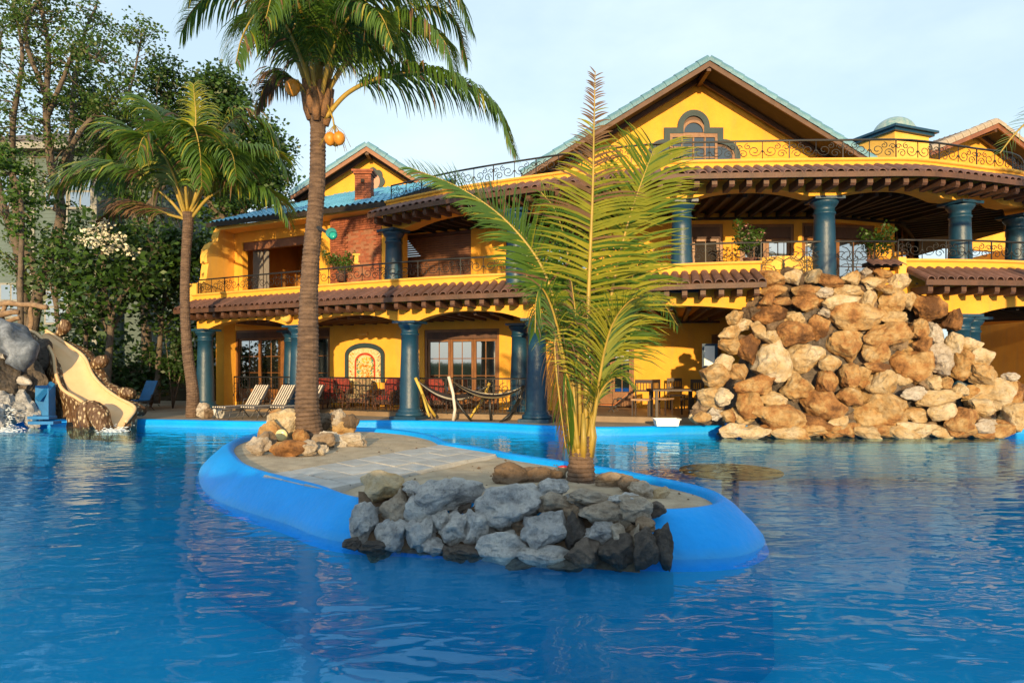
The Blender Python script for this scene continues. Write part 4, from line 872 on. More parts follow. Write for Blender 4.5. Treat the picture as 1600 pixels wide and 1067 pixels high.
# ================================================================== palms
def frond(name, pts, mats, parent, L=.75, n=80, up=None, ang=55, droop=.5, wid=.036, start=.18, r0=.035, tipdroop=1.0, seed=0, prof=None, sgns=(-1, 1), ragged=.12, segs=4, twist=0, lm=None):
    """coconut frond: midrib tube + paired strap leaflets that bend under their weight"""
    r = random.Random(seed + 11); c = catmull(pts, 10); ls = [0]
    for a, b in zip(c, c[1:]): ls.append(ls[-1] + (b - a).length)
    T = ls[-1]; mb = MB(); mb.tube(c, [max(.006, r0 * (1 - .88 * l_ / T)) for l_ in ls], 5, m=0)
    def at(t):
        t *= T; i = 0
        while i < len(ls) - 2 and ls[i + 1] < t: i += 1
        u = (t - ls[i]) / max(1e-6, ls[i + 1] - ls[i]); return c[i].lerp(c[i + 1], u), (c[i + 1] - c[i]).normalized()
    vs = []; fs = []; ms = []
    for i in range(n):
        t = start + (1 - start) * (i + r.random() * .6) / n; p, d = at(t)
        uu = V(up) if up is not None else V((0, 0, 1))
        side = d.cross(uu)
        if side.length < .15: side = d.cross(V((0, 1, 0)))
        side.normalize(); nrm = side.cross(d).normalized()
        if twist: q_ = Matrix.Rotation(twist * (t - .2), 3, d); side = q_ @ side; nrm = q_ @ nrm
        pr_ = prof(t) if prof else min(1, (t - start) / (1 - start) * 5 + .45) * (1 - .72 * max(0, (t - .45) / .55) ** 1.5)
        for sg in sgns:
            if r.random() < .05: continue
            ll = L * pr_ * r.uniform(1 - ragged, 1 + ragged); a = radians(ang * (1 - .45 * t) + r.uniform(-7, 7))
            dr = (d * cos(a) + side * sg * sin(a) + nrm * r.uniform(.05, .28)).normalized(); q = p.copy(); wv = nrm.cross(dr); wv = dr.cross(V((0, 0, 1))).lerp(nrm, .5)
            wv = (nrm * .45 + d * .9); wv = (wv - dr * wv.dot(dr)).normalized(); b0 = len(vs); kd = droop * r.uniform(.6, 1.5); step = ll / segs
            for k in range(segs + 1):
                f = k / segs; ww = wid * (.55 + .9 * f - 1.42 * f * f) if k < segs else .002; ww = max(ww * (.45 + .55 * min(1, pr_)), .002)
                vs.append(q - wv * ww / 2); vs.append(q + wv * ww / 2)
                q = q + dr * step; dr = (dr + V((0, 0, -1)) * kd * .42 * (1 + f)).normalized(); wv = (wv - dr * wv.dot(dr)).normalized()
            mi = lm(r, t) if lm else 1
            for k in range(segs): fs.append((b0 + 2 * k, b0 + 2 * k + 1, b0 + 2 * k + 3, b0 + 2 * k + 2)); ms.append(mi)
    b = len(mb.v); mb.v += [tuple(x) for x in vs]; mb.f += [tuple(b + j for j in f) for f in fs]; mb.m += ms; mb.sm += [False] * len(fs)
    return mb.build(name, mats, parent)
def palm_trunk(pts, rr, name, parent, ringh=.075, m_=None):
    c = catmull(pts, 10); ls = [0]
    for a, b in zip(c, c[1:]): ls.append(ls[-1] + (b - a).length)
    T = ls[-1]; P_ = []; rs = []; n_ = int(T / ringh); rr_ = random.Random(4)
    for i in range(n_ * 3 + 1):
        t = T * i / (n_ * 3); j = 0
        while j < len(ls) - 2 and ls[j + 1] < t: j += 1
        u = (t - ls[j]) / (ls[j + 1] - ls[j]); p = c[j].lerp(c[j + 1], u); f = t / T
        x = f * (len(rr) - 1); k = min(int(x), len(rr) - 2); base = rr[k] + (rr[k + 1] - rr[k]) * (x - k)
        base *= (1.0, .955, 1.03)[i % 3] * (1 + rr_.uniform(-.02, .02)); P_.append(p); rs.append(base)
    mb = MB(); mb.tube(P_, rs, 16, smooth=False); return mb.build(name, m_ or TRUNK, parent)
PM = [RACH, PALMG, PALMY, PALMD]
def lmg(r, t): return 1 if r.random() < .86 else (2 if r.random() < .6 else 3)
def lmy(r, t): return 2 if r.random() < .72 else 1
def lmd(r, t): return 3 if r.random() < .8 else 1
def lmt(r, t): return 3 if r.random() < max(.05, (t - .58) * 3) else (2 if r.random() < .8 else 1)
def lmh(r, t): return 1 if r.random() < .3 else 2
def ip(tab):
    def f(t):
        for (a, b), (c, d) in zip(tab, tab[1:]):
            if t <= c: return b + (d - b) * max(0, (t - a)) / (c - a)
        return tab[-1][1]
    return f
def PP(l_): return [P(*q) for q in l_]
# tall palm on the island
pb = P(487, 692, 12.75); pb.z = IZ - .02
tp = thing('palm_tree', 'tall coconut palm with orange coconuts on the far end of the sand island', 'palm tree', pb)
palm_trunk([pb - V((0, 0, .1)), P(480, 640, 12.75), P(481, 560, 12.8), P(484, 430, 12.8), P(495, 300, 12.8), P(497, 190, 12.8), P(497, 165, 12.8)], [.26, .21, .19, .16, .15, .145, .14], 'trunk', tp)
mb = MB()
for i in range(16):  # fibrous leaf bases at the crown
    a = i * 2.4; q = P(497, 178 - i * 2.2, 12.8); mb.tube([q + V((cos(a) * .13, sin(a) * .13, -.22)), q + V((cos(a) * .19, sin(a) * .19, -.02)), q + V((cos(a) * .26, sin(a) * .26, .28))], [.075, .085, .045], 7)
mb.build('crown_base', mat('leaf_base', (.24, .12, .05), (.13, .07, .035), .8, 8, .6, 30), tp)
TF_ = [
 ([(508, 185, 12.75), (545, 145, 12.6), (600, 120, 12.4), (660, 113, 12.2), (725, 130, 12.0), (775, 170, 11.9), (803, 238, 11.8)], .95, lmg),
 ([(488, 160, 12.8), (462, 90, 12.8), (425, 30, 12.7), (380, -5, 12.6), (335, -12, 12.5), (300, 18, 12.5), (284, 50, 12.5)], 1.0, lmg),
 ([(490, 155, 12.8), (468, 60, 12.7), (430, -30, 12.5), (370, -70, 12.3), (325, -55, 12.2), (300, -10, 12.1)], 1.05, lmg),
 ([(495, 150, 12.8), (492, 50, 12.7), (478, -70, 12.6), (440, -150, 12.5), (390, -170, 12.4)], 1.0, lmg),
 ([(500, 150, 12.8), (505, 40, 12.9), (520, -80, 13.0), (560, -170, 13.1)], 1.0, lmg),
 ([(504, 155, 12.8), (530, 80, 12.8), (572, 0, 12.7), (635, -45, 12.6), (700, -25, 12.5), (735, 45, 12.4)], 1.0, lmg),
 ([(505, 158, 12.8), (538, 100, 12.6), (585, 50, 12.3), (640, 30, 12.0), (690, 60, 11.7), (712, 120, 11.6)], .95, lmg),
 ([(502, 155, 12.8), (520, 60, 12.5), (550, -20, 12.1), (600, -60, 11.6), (650, -20, 11.2)], 1.05, lmg),
 ([(492, 160, 12.7), (470, 90, 12.3), (440, 30, 11.8), (405, 20, 11.3), (380, 55, 10.9), (368, 100, 10.7)], .9, lmg),
 ([(494, 158, 12.7), (482, 70, 12.2), (460, -10, 11.5), (432, -20, 10.9), (415, 30, 10.5)], .95, lmg),
 ([(500, 160, 12.7), (520, 80, 12.2), (552, 20, 11.6), (590, 20, 11.1), (615, 70, 10.8)], .85, lmg),
 ([(496, 155, 12.9), (480, 80, 13.4), (455, 20, 14.1), (425, 20, 14.8), (400, 70, 15.3)], .95, lmg),
 ([(500, 155, 12.9), (525, 90, 13.4), (565, 50, 14.1), (620, 60, 14.7), (660, 110, 15.2)], .95, lmg),
 ([(498, 155, 12.9), (510, 60, 13.3), (540, -20, 13.9), (600, -40, 14.5), (660, 0, 15.0)], .95, lmg),
 ([(488, 165, 12.8), (462, 130, 12.9), (438, 118, 13.0), (415, 132, 13.1), (402, 170, 13.1)], .6, lmd),
 ([(497, 150, 12.8), (499, 80, 12.8), (497, -10, 12.75), (490, -90, 12.7)], .8, lmy),
 ([(503, 158, 12.85), (545, 95, 13.0), (605, 40, 13.2), (665, 10, 13.4), (710, 30, 13.5), (730, 95, 13.6)], .95, lmg),
]
for i, (pt_, L_, lm_) in enumerate(TF_): frond('frond', PP(pt_), PM, tp, L=L_ * 1.12, n=135, r0=.05, start=.20, droop=1.35, wid=.055, seed=i, lm=lm_, ang=76)
def coconut(q, r_, parent):
    mb = MB(); mb.lathe([(r_ * .1, -r_ * 1.25), (r_ * .55, -r_ * 1.0), (r_ * .92, -r_ * .45), (r_, .1 * r_), (r_ * .85, r_ * .6), (r_ * .4, r_ * 1.0), (r_ * .15, r_ * 1.1)], q, 14); return mb.build('coconut', COCO, parent)
coconut(P(457, 137, 12.4), .135, tp); coconut(P(516, 217, 12.5), .11, tp); coconut(P(530, 216, 12.4), .11, tp); coconut(P(524, 219, 12.65), .10, tp)
mb = MB(); mb.tube([P(480, 150, 12.6), P(465, 125, 12.4), P(458, 130, 12.4)], .018, 5); mb.build('fruit_stalk', RACH, tp)
mb = MB(); mb.tube([P(512, 165, 12.6), P(520, 185, 12.45), P(524, 210, 12.5)], .018, 5)
for i in range(14):
    a = R.uniform(-1, 1); mb.tube([P(523, 195, 12.5), P(523 + a * 14, 205 + R.uniform(0, 10), 12.5), P(523 + a * 26, 214 + R.uniform(0, 26), 12.5)], .005, 3)
mb.build('fruit_stalk', RACH, tp)
# green spotlight strapped to the trunk
sp = thing('spotlight', 'round teal spotlight strapped to the trunk of the tall palm', 'lamp', P(508, 366, 12.6))
mb = MB(); mb.bar(P(496, 355, 12.62), P(512, 364, 12.5), .05, .05); mb.build('bracket', IRON, sp)
mb = MB(); mb.lathe([(.05, -.02), (.09, .02), (.10, .12), (.085, .125)], P(520, 368, 12.5), 18, axis=Matrix.Rotation(pi / 2 - .2, 3, 'X')); mb.build('housing', mat('lamp_teal', (.02, .22, .20), None, .35, 4), sp)
mb = MB(); mb.lathe([(.085, 0), (.03, .02)], P(520, 368, 12.37), 18, axis=Matrix.Rotation(pi / 2 - .2, 3, 'X')); mb.build('lens', mat('lamp_lens', (.02, .35, .28), None, .1, 4), sp)
# left palm on the deck
pq = PG(301, 652, DZ); LY = pq.y
lp = thing('palm_tree', 'coconut palm with long drooping fronds on the deck beside the left end of the villa', 'palm tree', pq)
palm_trunk([pq - V((0, 0, .1)), P(301, 610, LY), P(293, 550, LY), P(289, 480, LY), P(290, 410, LY), P(294, 350, LY), P(294, 332, LY)], [.21, .17, .155, .14, .135, .14, .16], 'trunk', lp)
LF = [
 ([(288, 340, 0), (262, 310, 0), (225, 282, -.2), (180, 268, -.4), (130, 270, -.6), (85, 292, -.8)], 1.55, lmg),
 ([(288, 335, 0), (268, 285, .2), (235, 232, .3), (195, 207, .3), (172, 218, .3), (163, 262, .3)], 1.5, lmg),
 ([(290, 330, 0), (276, 260, .4), (255, 190, .6), (225, 160, .8), (195, 170, 1.0)], 1.3, lmg),
 ([(293, 330, 0), (300, 250, .2), (306, 190, .3), (302, 132, .3)], 1.1, lmy),
 ([(300, 340, 0), (325, 310, -.2), (360, 290, -.4), (400, 293, -.6), (430, 308, -.8), (450, 345, -.9)], 1.3, lmg),
 ([(298, 335, 0), (325, 285, -.2), (362, 248, -.4), (400, 235, -.5), (430, 240, -.6), (447, 272, -.6)], 1.4, lmg),
 ([(298, 332, 0), (320, 260, .2), (350, 200, .4), (385, 180, .6), (420, 205, .8), (430, 240, .9)], 1.3, lmg),
 ([(293, 332, 0), (288, 260, -.5), (292, 212, -1.0), (303, 200, -1.5), (312, 235, -2.0), (315, 290, -2.2)], 1.1, lmg),
 ([(290, 335, 0), (270, 270, -.6), (245, 225, -1.2), (225, 215, -1.7), (212, 250, -2.1)], 1.2, lmg),
 ([(296, 332, 0), (325, 270, -.6), (345, 235, -1.2), (362, 240, -1.7), (370, 280, -2.0)], 1.1, lmg),
 ([(292, 332, 0), (285, 250, .8), (270, 205, 1.6), (262, 200, 2.4), (258, 250, 3.0)], 1.2, lmg),
 ([(297, 332, 0), (310, 250, .8), (335, 215, 1.6), (360, 220, 2.4)], 1.2, lmg),
 ([(288, 342, 0), (262, 335, .6), (228, 322, 1.1), (190, 320, 1.5), (150, 345, 1.8)], 1.1, lmd),
]
for i, (pt_, L_, lm_) in enumerate(LF): frond('frond', [P(a, b, LY + c_) for a, b, c_ in pt_], PM, lp, L=L_ * 1.12, n=115, r0=.055, start=.22, droop=.85, wid=.095, seed=40 + i, lm=lm_, ang=72)
# young palm near the camera
yb = PG(909, 752, IZ); YY = yb.y
yp = thing('palm_tree', 'young yellow green palm with upright fronds in front of the villa on the near sand', 'palm tree', yb)
mb = MB(); palm_trunk([yb - V((0, 0, .1)), P(908, 735, YY), P(908, 705, YY), P(909, 680, YY)], [.20, .17, .145, .12], 'trunk', yp, .05)
YF = [
 ([(914, 730, 0), (916, 600, 0), (920, 450, .05), (926, 300, .1), (928, 200, .15), (930, 112, .2)], .76, lmt, (.15, -1, 0), dict(start=.28, n=106, droop=.24, ang=96, wid=.044, prof=ip([(.28, .75), (.4, 1.05), (.6, 1.1), (.7, .76), (.8, .42), (.88, .25), (1, .14)]), r0=.045)),
 ([(906, 725, .05), (925, 620, .1), (948, 500, .2), (968, 400, .3), (990, 320, .35), (1022, 232, .4)], .88, lmh, (-.35, -1, .1), dict(start=.32, n=100, droop=.28, ang=84, wid=.045, prof=ip([(.3, .8), (.5, 1.05), (.8, .95), (.93, .8), (1, .5)]), r0=.042)),
 ([(916, 715, .15), (934, 610, .3), (952, 530, .5), (980, 450, .7), (1012, 395, .8)], .8, lmg, (-.3, -1, .1), dict(start=.36, n=70, droop=.45, ang=80, wid=.042)),
 ([(917, 720, -.05), (930, 640, -.1), (942, 560, -.2), (958, 505, -.35), (985, 470, -.5), (1020, 462, -.7)], .80, lmy, None, dict(start=.30, n=64, droop=.4, ang=62, wid=.042)),
 ([(903, 725, 0), (890, 620, 0), (872, 500, .05), (845, 415, .1), (790, 345, .1), (720, 295, .05), (640, 262, 0)], .75, lmg, (0, -.7, .7), dict(start=.42, n=96, droop=.25, ang=70, wid=.046, r0=.04)),
 ([(905, 722, .1), (892, 600, .2), (880, 500, .4), (858, 430, .7), (820, 370, 1.1), (775, 335, 1.5), (730, 325, 1.9)], .65, lmg, (0, -.6, .8), dict(start=.42, n=60, droop=.4, ang=60, wid=.034)),
 ([(905, 715, -.1), (888, 600, -.2), (868, 500, -.35), (848, 452, -.5), (838, 470, -.6), (836, 520, -.65)], .62, lmg, None, dict(start=.4, n=55, droop=.9, ang=45, wid=.034)),
 ([(906, 715, .1), (895, 590, .2), (890, 480, .35), (878, 420, .55), (858, 440, .7), (852, 520, .75)], .75, lmg, None, dict(start=.4, n=55, droop=1.0, ang=45, wid=.036)),
 ([(901, 705, -.1), (885, 590, -.2), (870, 530, -.25), (868, 560, -.28), (876, 640, -.28), (884, 700, -.28)], .55, lmd, None, dict(start=.35, n=50, droop=1.1, ang=30, wid=.032)),
 ([(903, 700, -.12), (893, 620, -.18), (884, 580, -.22), (884, 620, -.25), (890, 690, -.25)], .5, lmg, None, dict(start=.4, n=46, droop=1.1, ang=30, wid=.036)),
 ([(915, 712, .1), (930, 600, .3), (950, 520, .6), (985, 470, .9), (1030, 470, 1.2), (1060, 510, 1.4)], .62, lmg, None, dict(start=.38, n=66, droop=.7, ang=62, wid=.042)),
 ([(916, 705, -.05), (926, 650, -.08), (940, 610, -.12), (962, 590, -.18), (985, 600, -.22)], .55, lmy, None, dict(start=.3, n=36, droop=.7, ang=50, wid=.034)),
 ([(908, 705, 0), (905, 600, -.1), (900, 500, -.15), (893, 440, -.2)], .55, lmd, None, dict(start=.4, n=36, droop=1.1, ang=45, wid=.028)),
 ([(906, 715, .1), (902, 600, .1), (896, 480, .2), (886, 390, .3), (868, 330, .35), (845, 300, .4)], .7, lmg, (0, -1, .3), dict(start=.45, n=50, droop=.5, ang=62, wid=.034)),
]
for i, (pt_, L_, lm_, up_, kw) in enumerate(YF): frond('frond', [P(a, b, YY + c_) for a, b, c_ in pt_], PM, yp, L=L_, up=up_, lm=lm_, seed=80 + i, **kw)
mb = MB()
for i in range(7):
    a = i * .95; q = yb + V((cos(a) * .10, sin(a) * .10, .30)); mb.tube([q, q + V((cos(a) * .05, sin(a) * .05, .25)), q + V((cos(a) * .02, sin(a) * .02, .55))], [.05, .038, .025], 6)
mb.build('leaf_sheath', RACH, yp)
# palm whose frond tips enter from the right edge
ob = V((12.6, 9.6, DZ)); op = thing('palm_tree', 'palm frond reaching in at the upper right edge of the photo', 'palm tree', ob)
palm_trunk([ob, ob + V((.1, 0, 2.5)), ob + V((0, 0, 5.4))], [.22, .17, .15], 'trunk', op)
for i, pt_ in enumerate([[(2180, 20, 0), (2000, 0, -.05), (1830, 40, -.1), (1710, 100, -.2), (1640, 160, -.3), (1590, 205, -.35), (1562, 240, -.4)], [(2190, 20, 0), (2200, -120, .5), (2260, -190, 1)], [(2190, 20, 0), (2280, -70, 0), (2400, -20, .3)], [(2185, 20, 0), (2160, -100, .5), (2100, -170, 1.0)]]):
    frond('frond', [P(a, b, 9.6 + c_) for a, b, c_ in pt_], PM, op, L=.72, n=85, r0=.07, start=.2, droop=.18, wid=.03, seed=130 + i, lm=lmg, up=(0, -.9, .4))
# ================================================================== broadleaf trees and shrubs
def leaf_cloud(mb, cpts, n, lsize, spread, seed, m=0, flat=.6):
    r = random.Random(seed)
    for _ in range(n):
        c = r.choice(cpts); a = r.random() * 2 * pi; z = r.uniform(-1, 1); rr = spread * r.random() ** .6; q = V(c) + V((cos(a) * sqrt(1 - z * z), sin(a) * sqrt(1 - z * z), z * flat)) * rr
        d = V((r.gauss(0, 1), r.gauss(0, 1), r.gauss(0, .6))).normalized(); e = d.orthogonal().normalized(); e = Matrix.Rotation(r.random() * 6.28, 3, d) @ e
        s_ = lsize * r.uniform(.6, 1.3); b = len(mb.v); mb.v += [tuple(q), tuple(q + d * s_ * .5 + e * s_ * .32), tuple(q + d * s_), tuple(q + d * s_ * .5 - e * s_ * .32)]; mb.f.append((b, b + 1, b + 2, b + 3)); mb.m.append(m); mb.sm.append(False)
def tree(name, label, cat, base, limbs, r0, leaf_m, n, lsize, spread, seed, group=None, bark=BARK, twigs=3, tw_len=1.0, clumps=1.0):
    """limbs: list of polylines (world points); twigs branch off and carry the leaf clumps"""
    r = random.Random(seed); t = thing(name, label, cat, base, group); mb = MB(); tips = []
    for li, (pl, ra, rb) in enumerate(limbs):
        c = catmull(pl, 6); mb.tube(c, [ra + (rb - ra) * i / (len(c) - 1) for i in range(len(c))], 7)
        for k in range(len(c)):
            if k < len(c) * .35: continue
            for _ in range(twigs):
                if r.random() > clumps: continue
                d = V((r.gauss(0, 1), r.gauss(0, 1), r.gauss(.35, .7))).normalized(); q = c[k] + d * tw_len * r.uniform(.5, 1.2); mid = c[k].lerp(q, .5) + V((r.uniform(-.1, .1), 0, r.uniform(0, .15))) * tw_len
                mb.tube([c[k], mid, q], [rb * .7, rb * .45, rb * .2], 4, cap=False); tips.append(q); tips.append(q.lerp(mid, .4))
    mb.build('trunk', bark, t)
    cr = MB()
    leaf_cloud(cr, tips, n, lsize, spread, seed + 1); 
    for i in range(len(cr.m)): cr.m[i] = 1 if r.random() < .3 else 0
    cr.build('crown', leaf_m, t); return t, tips
def L3(l_): return [P(*q) for q in l_]
# big sparse tree at the left edge
bY = 26
tree('shade_tree', 'big sparse leafy tree with pale forked limbs at the far left by the teal house', 'tree', P(38, 655, bY), [
 (L3([(40, 640, bY), (45, 560, bY), (38, 500, bY), (30, 400, bY), (5, 320, bY), (-20, 200, bY), (-40, 60, bY)]), .30, .05),
 (L3([(42, 560, bY), (62, 450, bY), (95, 340, bY), (80, 260, bY - .5), (72, 170, bY - 1), (75, 70, bY - 1), (55, -30, bY - 1)]), .24, .05),
 (L3([(60, 440, bY), (25, 330, bY), (20, 200, bY - 1), (35, 90, bY - 1.5), (20, 0, bY - 1)]), .16, .04),
 (L3([(88, 330, bY), (110, 240, bY + .5), (115, 140, bY + 1), (130, 60, bY + 1.3), (150, 10, bY + 1.5)]), .14, .035),
 (L3([(75, 180, bY - 1), (100, 120, bY - 1), (120, 80, bY - 1.5), (165, 100, bY - 1.5)]), .10, .03),
 (L3([(95, 260, bY), (130, 200, bY - .5), (165, 170, bY - .6), (205, 150, bY - .6)]), .12, .03),
 (L3([(72, 150, bY - 1), (40, 60, bY - 1.5), (60, 0, bY - 1.5), (110, -40, bY - 1)]), .10, .03),
 (L3([(95, 300, bY), (150, 240, bY + .6), (200, 200, bY + 1), (245, 165, bY + 1)]), .10, .03),
 (L3([(165, 225, bY + .8), (200, 150, bY + 1), (215, 90, bY + 1), (222, 50, bY + 1)]), .06, .02),
 (L3([(20, 250, bY), (-10, 180, bY + 1), (0, 60, bY + 1), (-20, -20, bY + 1)]), .10, .03)],
 .3, [LEAF, LEAFO], 19000, .13, .50, 21, twigs=3, tw_len=1.0)
tree('leafy_tree', 'darker green leafy tree spreading behind the left palm crown at upper left', 'tree', P(230, 640, 29), [
 (L3([(230, 630, 29), (228, 500, 29), (215, 380, 29), (205, 280, 29), (190, 200, 29)]), .25, .06),
 (L3([(222, 430, 29), (240, 320, 29), (255, 230, 29), (262, 160, 29), (272, 125, 29)]), .16, .04),
 (L3([(210, 330, 29), (165, 260, 29), (140, 200, 28.6), (130, 150, 28.4)]), .14, .04),
 (L3([(225, 330, 29), (275, 260, 29.5), (290, 200, 30)]), .12, .04)], .25, [LEAFD, LEAF], 15000, .17, .8, 31, twigs=3, tw_len=1.0)
tree('leafy_tree', 'dense dark rounded tree rising between the left palm crown and the small gable', 'tree', P(375, 640, 31), [
 (L3([(350, 620, 31), (352, 480, 31), (350, 350, 31), (345, 250, 31), (342, 160, 31)]), .28, .07),
 (L3([(352, 380, 31), (385, 300, 31), (410, 250, 31), (420, 225, 31)]), .2, .05),
 (L3([(352, 360, 31), (310, 280, 31), (295, 220, 31)]), .18, .05),
 (L3([(348, 300, 31), (365, 230, 30.5), (360, 170, 30.5), (335, 125, 30.5)]), .14, .05), (L3([(360, 350, 31), (400, 310, 30.6), (425, 285, 30.6)]), .14, .05)],
 .3, [LEAFD, LEAF], 20000, .20, .95, 41, twigs=4, tw_len=.9)
# small white flowering tree with big leaves
fY = 23.5
ft, ftips = tree('flowering_tree', 'small big leaved tree with white blossom in front of the teal house', 'tree', PG(165, 645, DZ), [
 (L3([(165, 640, fY), (168, 580, fY), (173, 500, fY), (162, 450, fY - .3), (160, 400, fY - .3), (162, 355, fY - .3)]), .15, .04),
 (L3([(172, 510, fY), (185, 470, fY - .3), (212, 440, fY - .5), (232, 415, fY - .5)]), .07, .03),
 (L3([(172, 520, fY), (140, 460, fY + .3), (110, 420, fY + .3), (90, 380, fY + .3)]), .08, .03),
 (L3([(172, 520, fY), (195, 480, fY + .5), (225, 430, fY + .8), (240, 380, fY + .8)]), .08, .03),
 (L3([(135, 600, fY + .4), (134, 540, fY + .4), (130, 480, fY + .4), (100, 430, fY + .4)]), .09, .03)], .15, [LEAFD, LEAF], 3800, .23, .85, 51, twigs=3, tw_len=.7)
mb = MB(); leaf_cloud(mb, L3([(140, 362, fY - 1.2), (160, 368, fY - 1.2), (175, 372, fY - 1.2), (190, 385, fY - 1.2), (150, 380, fY - 1.2), (168, 390, fY - 1.1), (205, 395, fY - .9), (162, 350, fY - 1.2), (186, 372, fY - 1.2), (130, 375, fY - 1.1)]), 420, .12, .30, 5); mb.build('blossom', FLOW, ft)
tree('broadleaf_tree', 'leafy dark green tree filling the gap between blossom tree and left palm trunk', 'tree', PG(245, 640, DZ), [
 (L3([(245, 630, 25.5), (248, 560, 25.5), (255, 480, 25.5), (262, 420, 25.5), (258, 370, 25.5)]), .12, .04),
 (L3([(252, 500, 25.5), (232, 440, 25.3), (225, 390, 25.3)]), .09, .03), (L3([(255, 480, 25.5), (285, 430, 25.8), (298, 385, 25.8)]), .08, .03)], .12, [LEAFD, LEAF], 4600, .21, .9, 61, twigs=4, tw_len=.8)
tree('broadleaf_tree', 'leafy shrub-like tree in front of the teal siding left of the blossom tree', 'tree', PG(95, 642, DZ), [
 (L3([(100, 630, 26), (98, 560, 26), (88, 480, 26), (92, 400, 26), (100, 345, 26)]), .12, .04), (L3([(95, 520, 26), (120, 450, 26), (130, 380, 26)]), .09, .03), (L3([(92, 500, 26), (75, 430, 26)]), .07, .03)], .12, [LEAFD, LEAFO], 900, .22, .6, 66, twigs=1, tw_len=.8)
tree('small_tree', 'bright green tuft of leaves on a thin tree at the extreme left edge', 'tree', P(6, 640, 23), [(L3([(34, 630, 23), (32, 450, 23), (34, 330, 23), (20, 270, 23), (5, 240, 23)]), .10, .05), (L3([(25, 280, 23), (-5, 260, 23)]), .06, .03)], .1, [LEAF, LEAF], 1500, .17, .42, 71, twigs=2, tw_len=.45)
# dark understorey
def shrub(label, px, py, Y, w_, h_, n, ls, seed, mats=None, group='shrubs in the dark planting on the left'):
    b = P(px, py, Y); b.z = DZ; t = thing('shrub', label, 'shrub', b, group); mb = MB(); r = random.Random(seed); pts_ = []
    for i in range(8):
        a = r.random() * 6.28; tip = b + V((cos(a) * w_ * .45 * r.random(), sin(a) * w_ * .3, h_ * r.uniform(.55, 1))); mb.tube([b, b.lerp(tip, .5) + V((0, 0, .1)), tip], [.03, .02, .008], 4); pts_ += [tip, b.lerp(tip, .6)]
    for i in range(8): pts_.append(b + V((r.uniform(-.5, .5) * w_, r.uniform(-.3, .3) * w_, r.uniform(.2, .85) * h_)))
    mb.build('stem', BARK, t); mb = MB(); leaf_cloud(mb, pts_, n, ls, w_ * .26, seed + 1, flat=.9); mb.build('foliage', mats or [LEAFD], t); return t
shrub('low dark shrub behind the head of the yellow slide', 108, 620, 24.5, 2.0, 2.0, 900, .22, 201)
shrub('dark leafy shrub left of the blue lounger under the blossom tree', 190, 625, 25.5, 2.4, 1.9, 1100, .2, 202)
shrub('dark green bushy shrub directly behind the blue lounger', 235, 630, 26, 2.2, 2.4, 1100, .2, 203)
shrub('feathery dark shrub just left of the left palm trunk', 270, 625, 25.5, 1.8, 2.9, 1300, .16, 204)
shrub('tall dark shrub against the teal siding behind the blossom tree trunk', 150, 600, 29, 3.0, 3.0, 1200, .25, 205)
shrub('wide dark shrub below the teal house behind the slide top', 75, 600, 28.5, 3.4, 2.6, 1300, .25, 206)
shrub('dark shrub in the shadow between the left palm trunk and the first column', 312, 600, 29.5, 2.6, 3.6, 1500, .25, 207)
mb = MB(); mb.box((-19, 34.5, 1.6), (26, 1.2, 2.8)); 
# garden wall closing the yard in deep shade
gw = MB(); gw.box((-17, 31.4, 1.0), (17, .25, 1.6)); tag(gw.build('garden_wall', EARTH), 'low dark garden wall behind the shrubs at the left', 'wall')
# potted plants on the balconies
def potplant(label, px, py, Y, w_, h_, seed, ls=.09, n=700, flowers=False, pot=True, spread=.22):
    b = P(px, py, Y); t = thing('potted_plant', label, 'plant', b); r = random.Random(seed)
    mb = MB(); mb.lathe([(.13, 0), (.18, .22), (.20, .24), (.17, .26)], b, 14); mb.build('pot', TILE, t)
    mb = MB(); pts_ = []
    for i in range(12):
        a = r.random() * 6.28; tip = b + V((cos(a) * w_ * .5 * r.uniform(.3, 1), sin(a) * w_ * .3, .25 + h_ * r.uniform(.4, 1))); mb.tube([b + V((0, 0, .22)), b.lerp(tip, .6) + V((0, 0, .05)), tip], [.012, .008, .004], 4); pts_ += [tip, b.lerp(tip, .7), b.lerp(tip, .85)]
    mb.build('stem', BARK, t); mb = MB(); leaf_cloud(mb, pts_, n, ls, spread * w_, seed); mb.build('foliage', [LEAF], t)
    if flowers: mb = MB(); leaf_cloud(mb, pts_[::3], 60, .06, .2 * w_, seed + 2); mb.build('blossom', mat('pink_flower', (.6, .3, .3), None, .6, 3), t)
    return t
potplant('bushy green potted plant on the balcony before the brick wall', 533, 440, 22.9, .95, .75, 301)
potplant('leafy potted plant in bloom on the upper right balcony near the waterfall', 1172, 418, 18.2, .85, .95, 302, flowers=True)
potplant('tall loose potted plant on the balcony above the waterfall right side', 1366, 425, 18.6, .85, 1.1, 303)
# ================================================================== neighbour house
nh = thing('teal_house', 'weathered teal clapboard house with white trim behind the trees at the left', 'house', (-24, 33, DZ))
TEAL = mat('teal_siding', (.10, .145, .145), (.075, .11, .115), .8, 1.5); OFFW = mat('offwhite_trim', (.28, .28, .26), None, .8, 3); 
nY = 33.0; x0, x1 = -27.5, (150 - 800) / F * nY; zt = HC + (HOR - 232) / F * nY
mb = MB(); mb.box(((x0 + x1) / 2, nY + 4, (zt + DZ) / 2), (x1 - x0, 8, zt - DZ)); mb.build('wall', TEAL, nh)
mb = MB(); mb.box((x1 + 2.0, nY + 5.2, (zt - .8 + DZ) / 2), (4.0, 6, zt - .8 - DZ)); mb.build('rear_wing', TEAL, nh)
pk = MB(); pk.prism([(0, 0), (.025, 0), (.012, .19), (0, .19)], (x0 - .02, nY, 0), (0, -1, 0), (0, 0, 1), (x1 - x0 + .03, 0, 0)); me = pk.mesh('siding_plank', TEAL)
z = .4
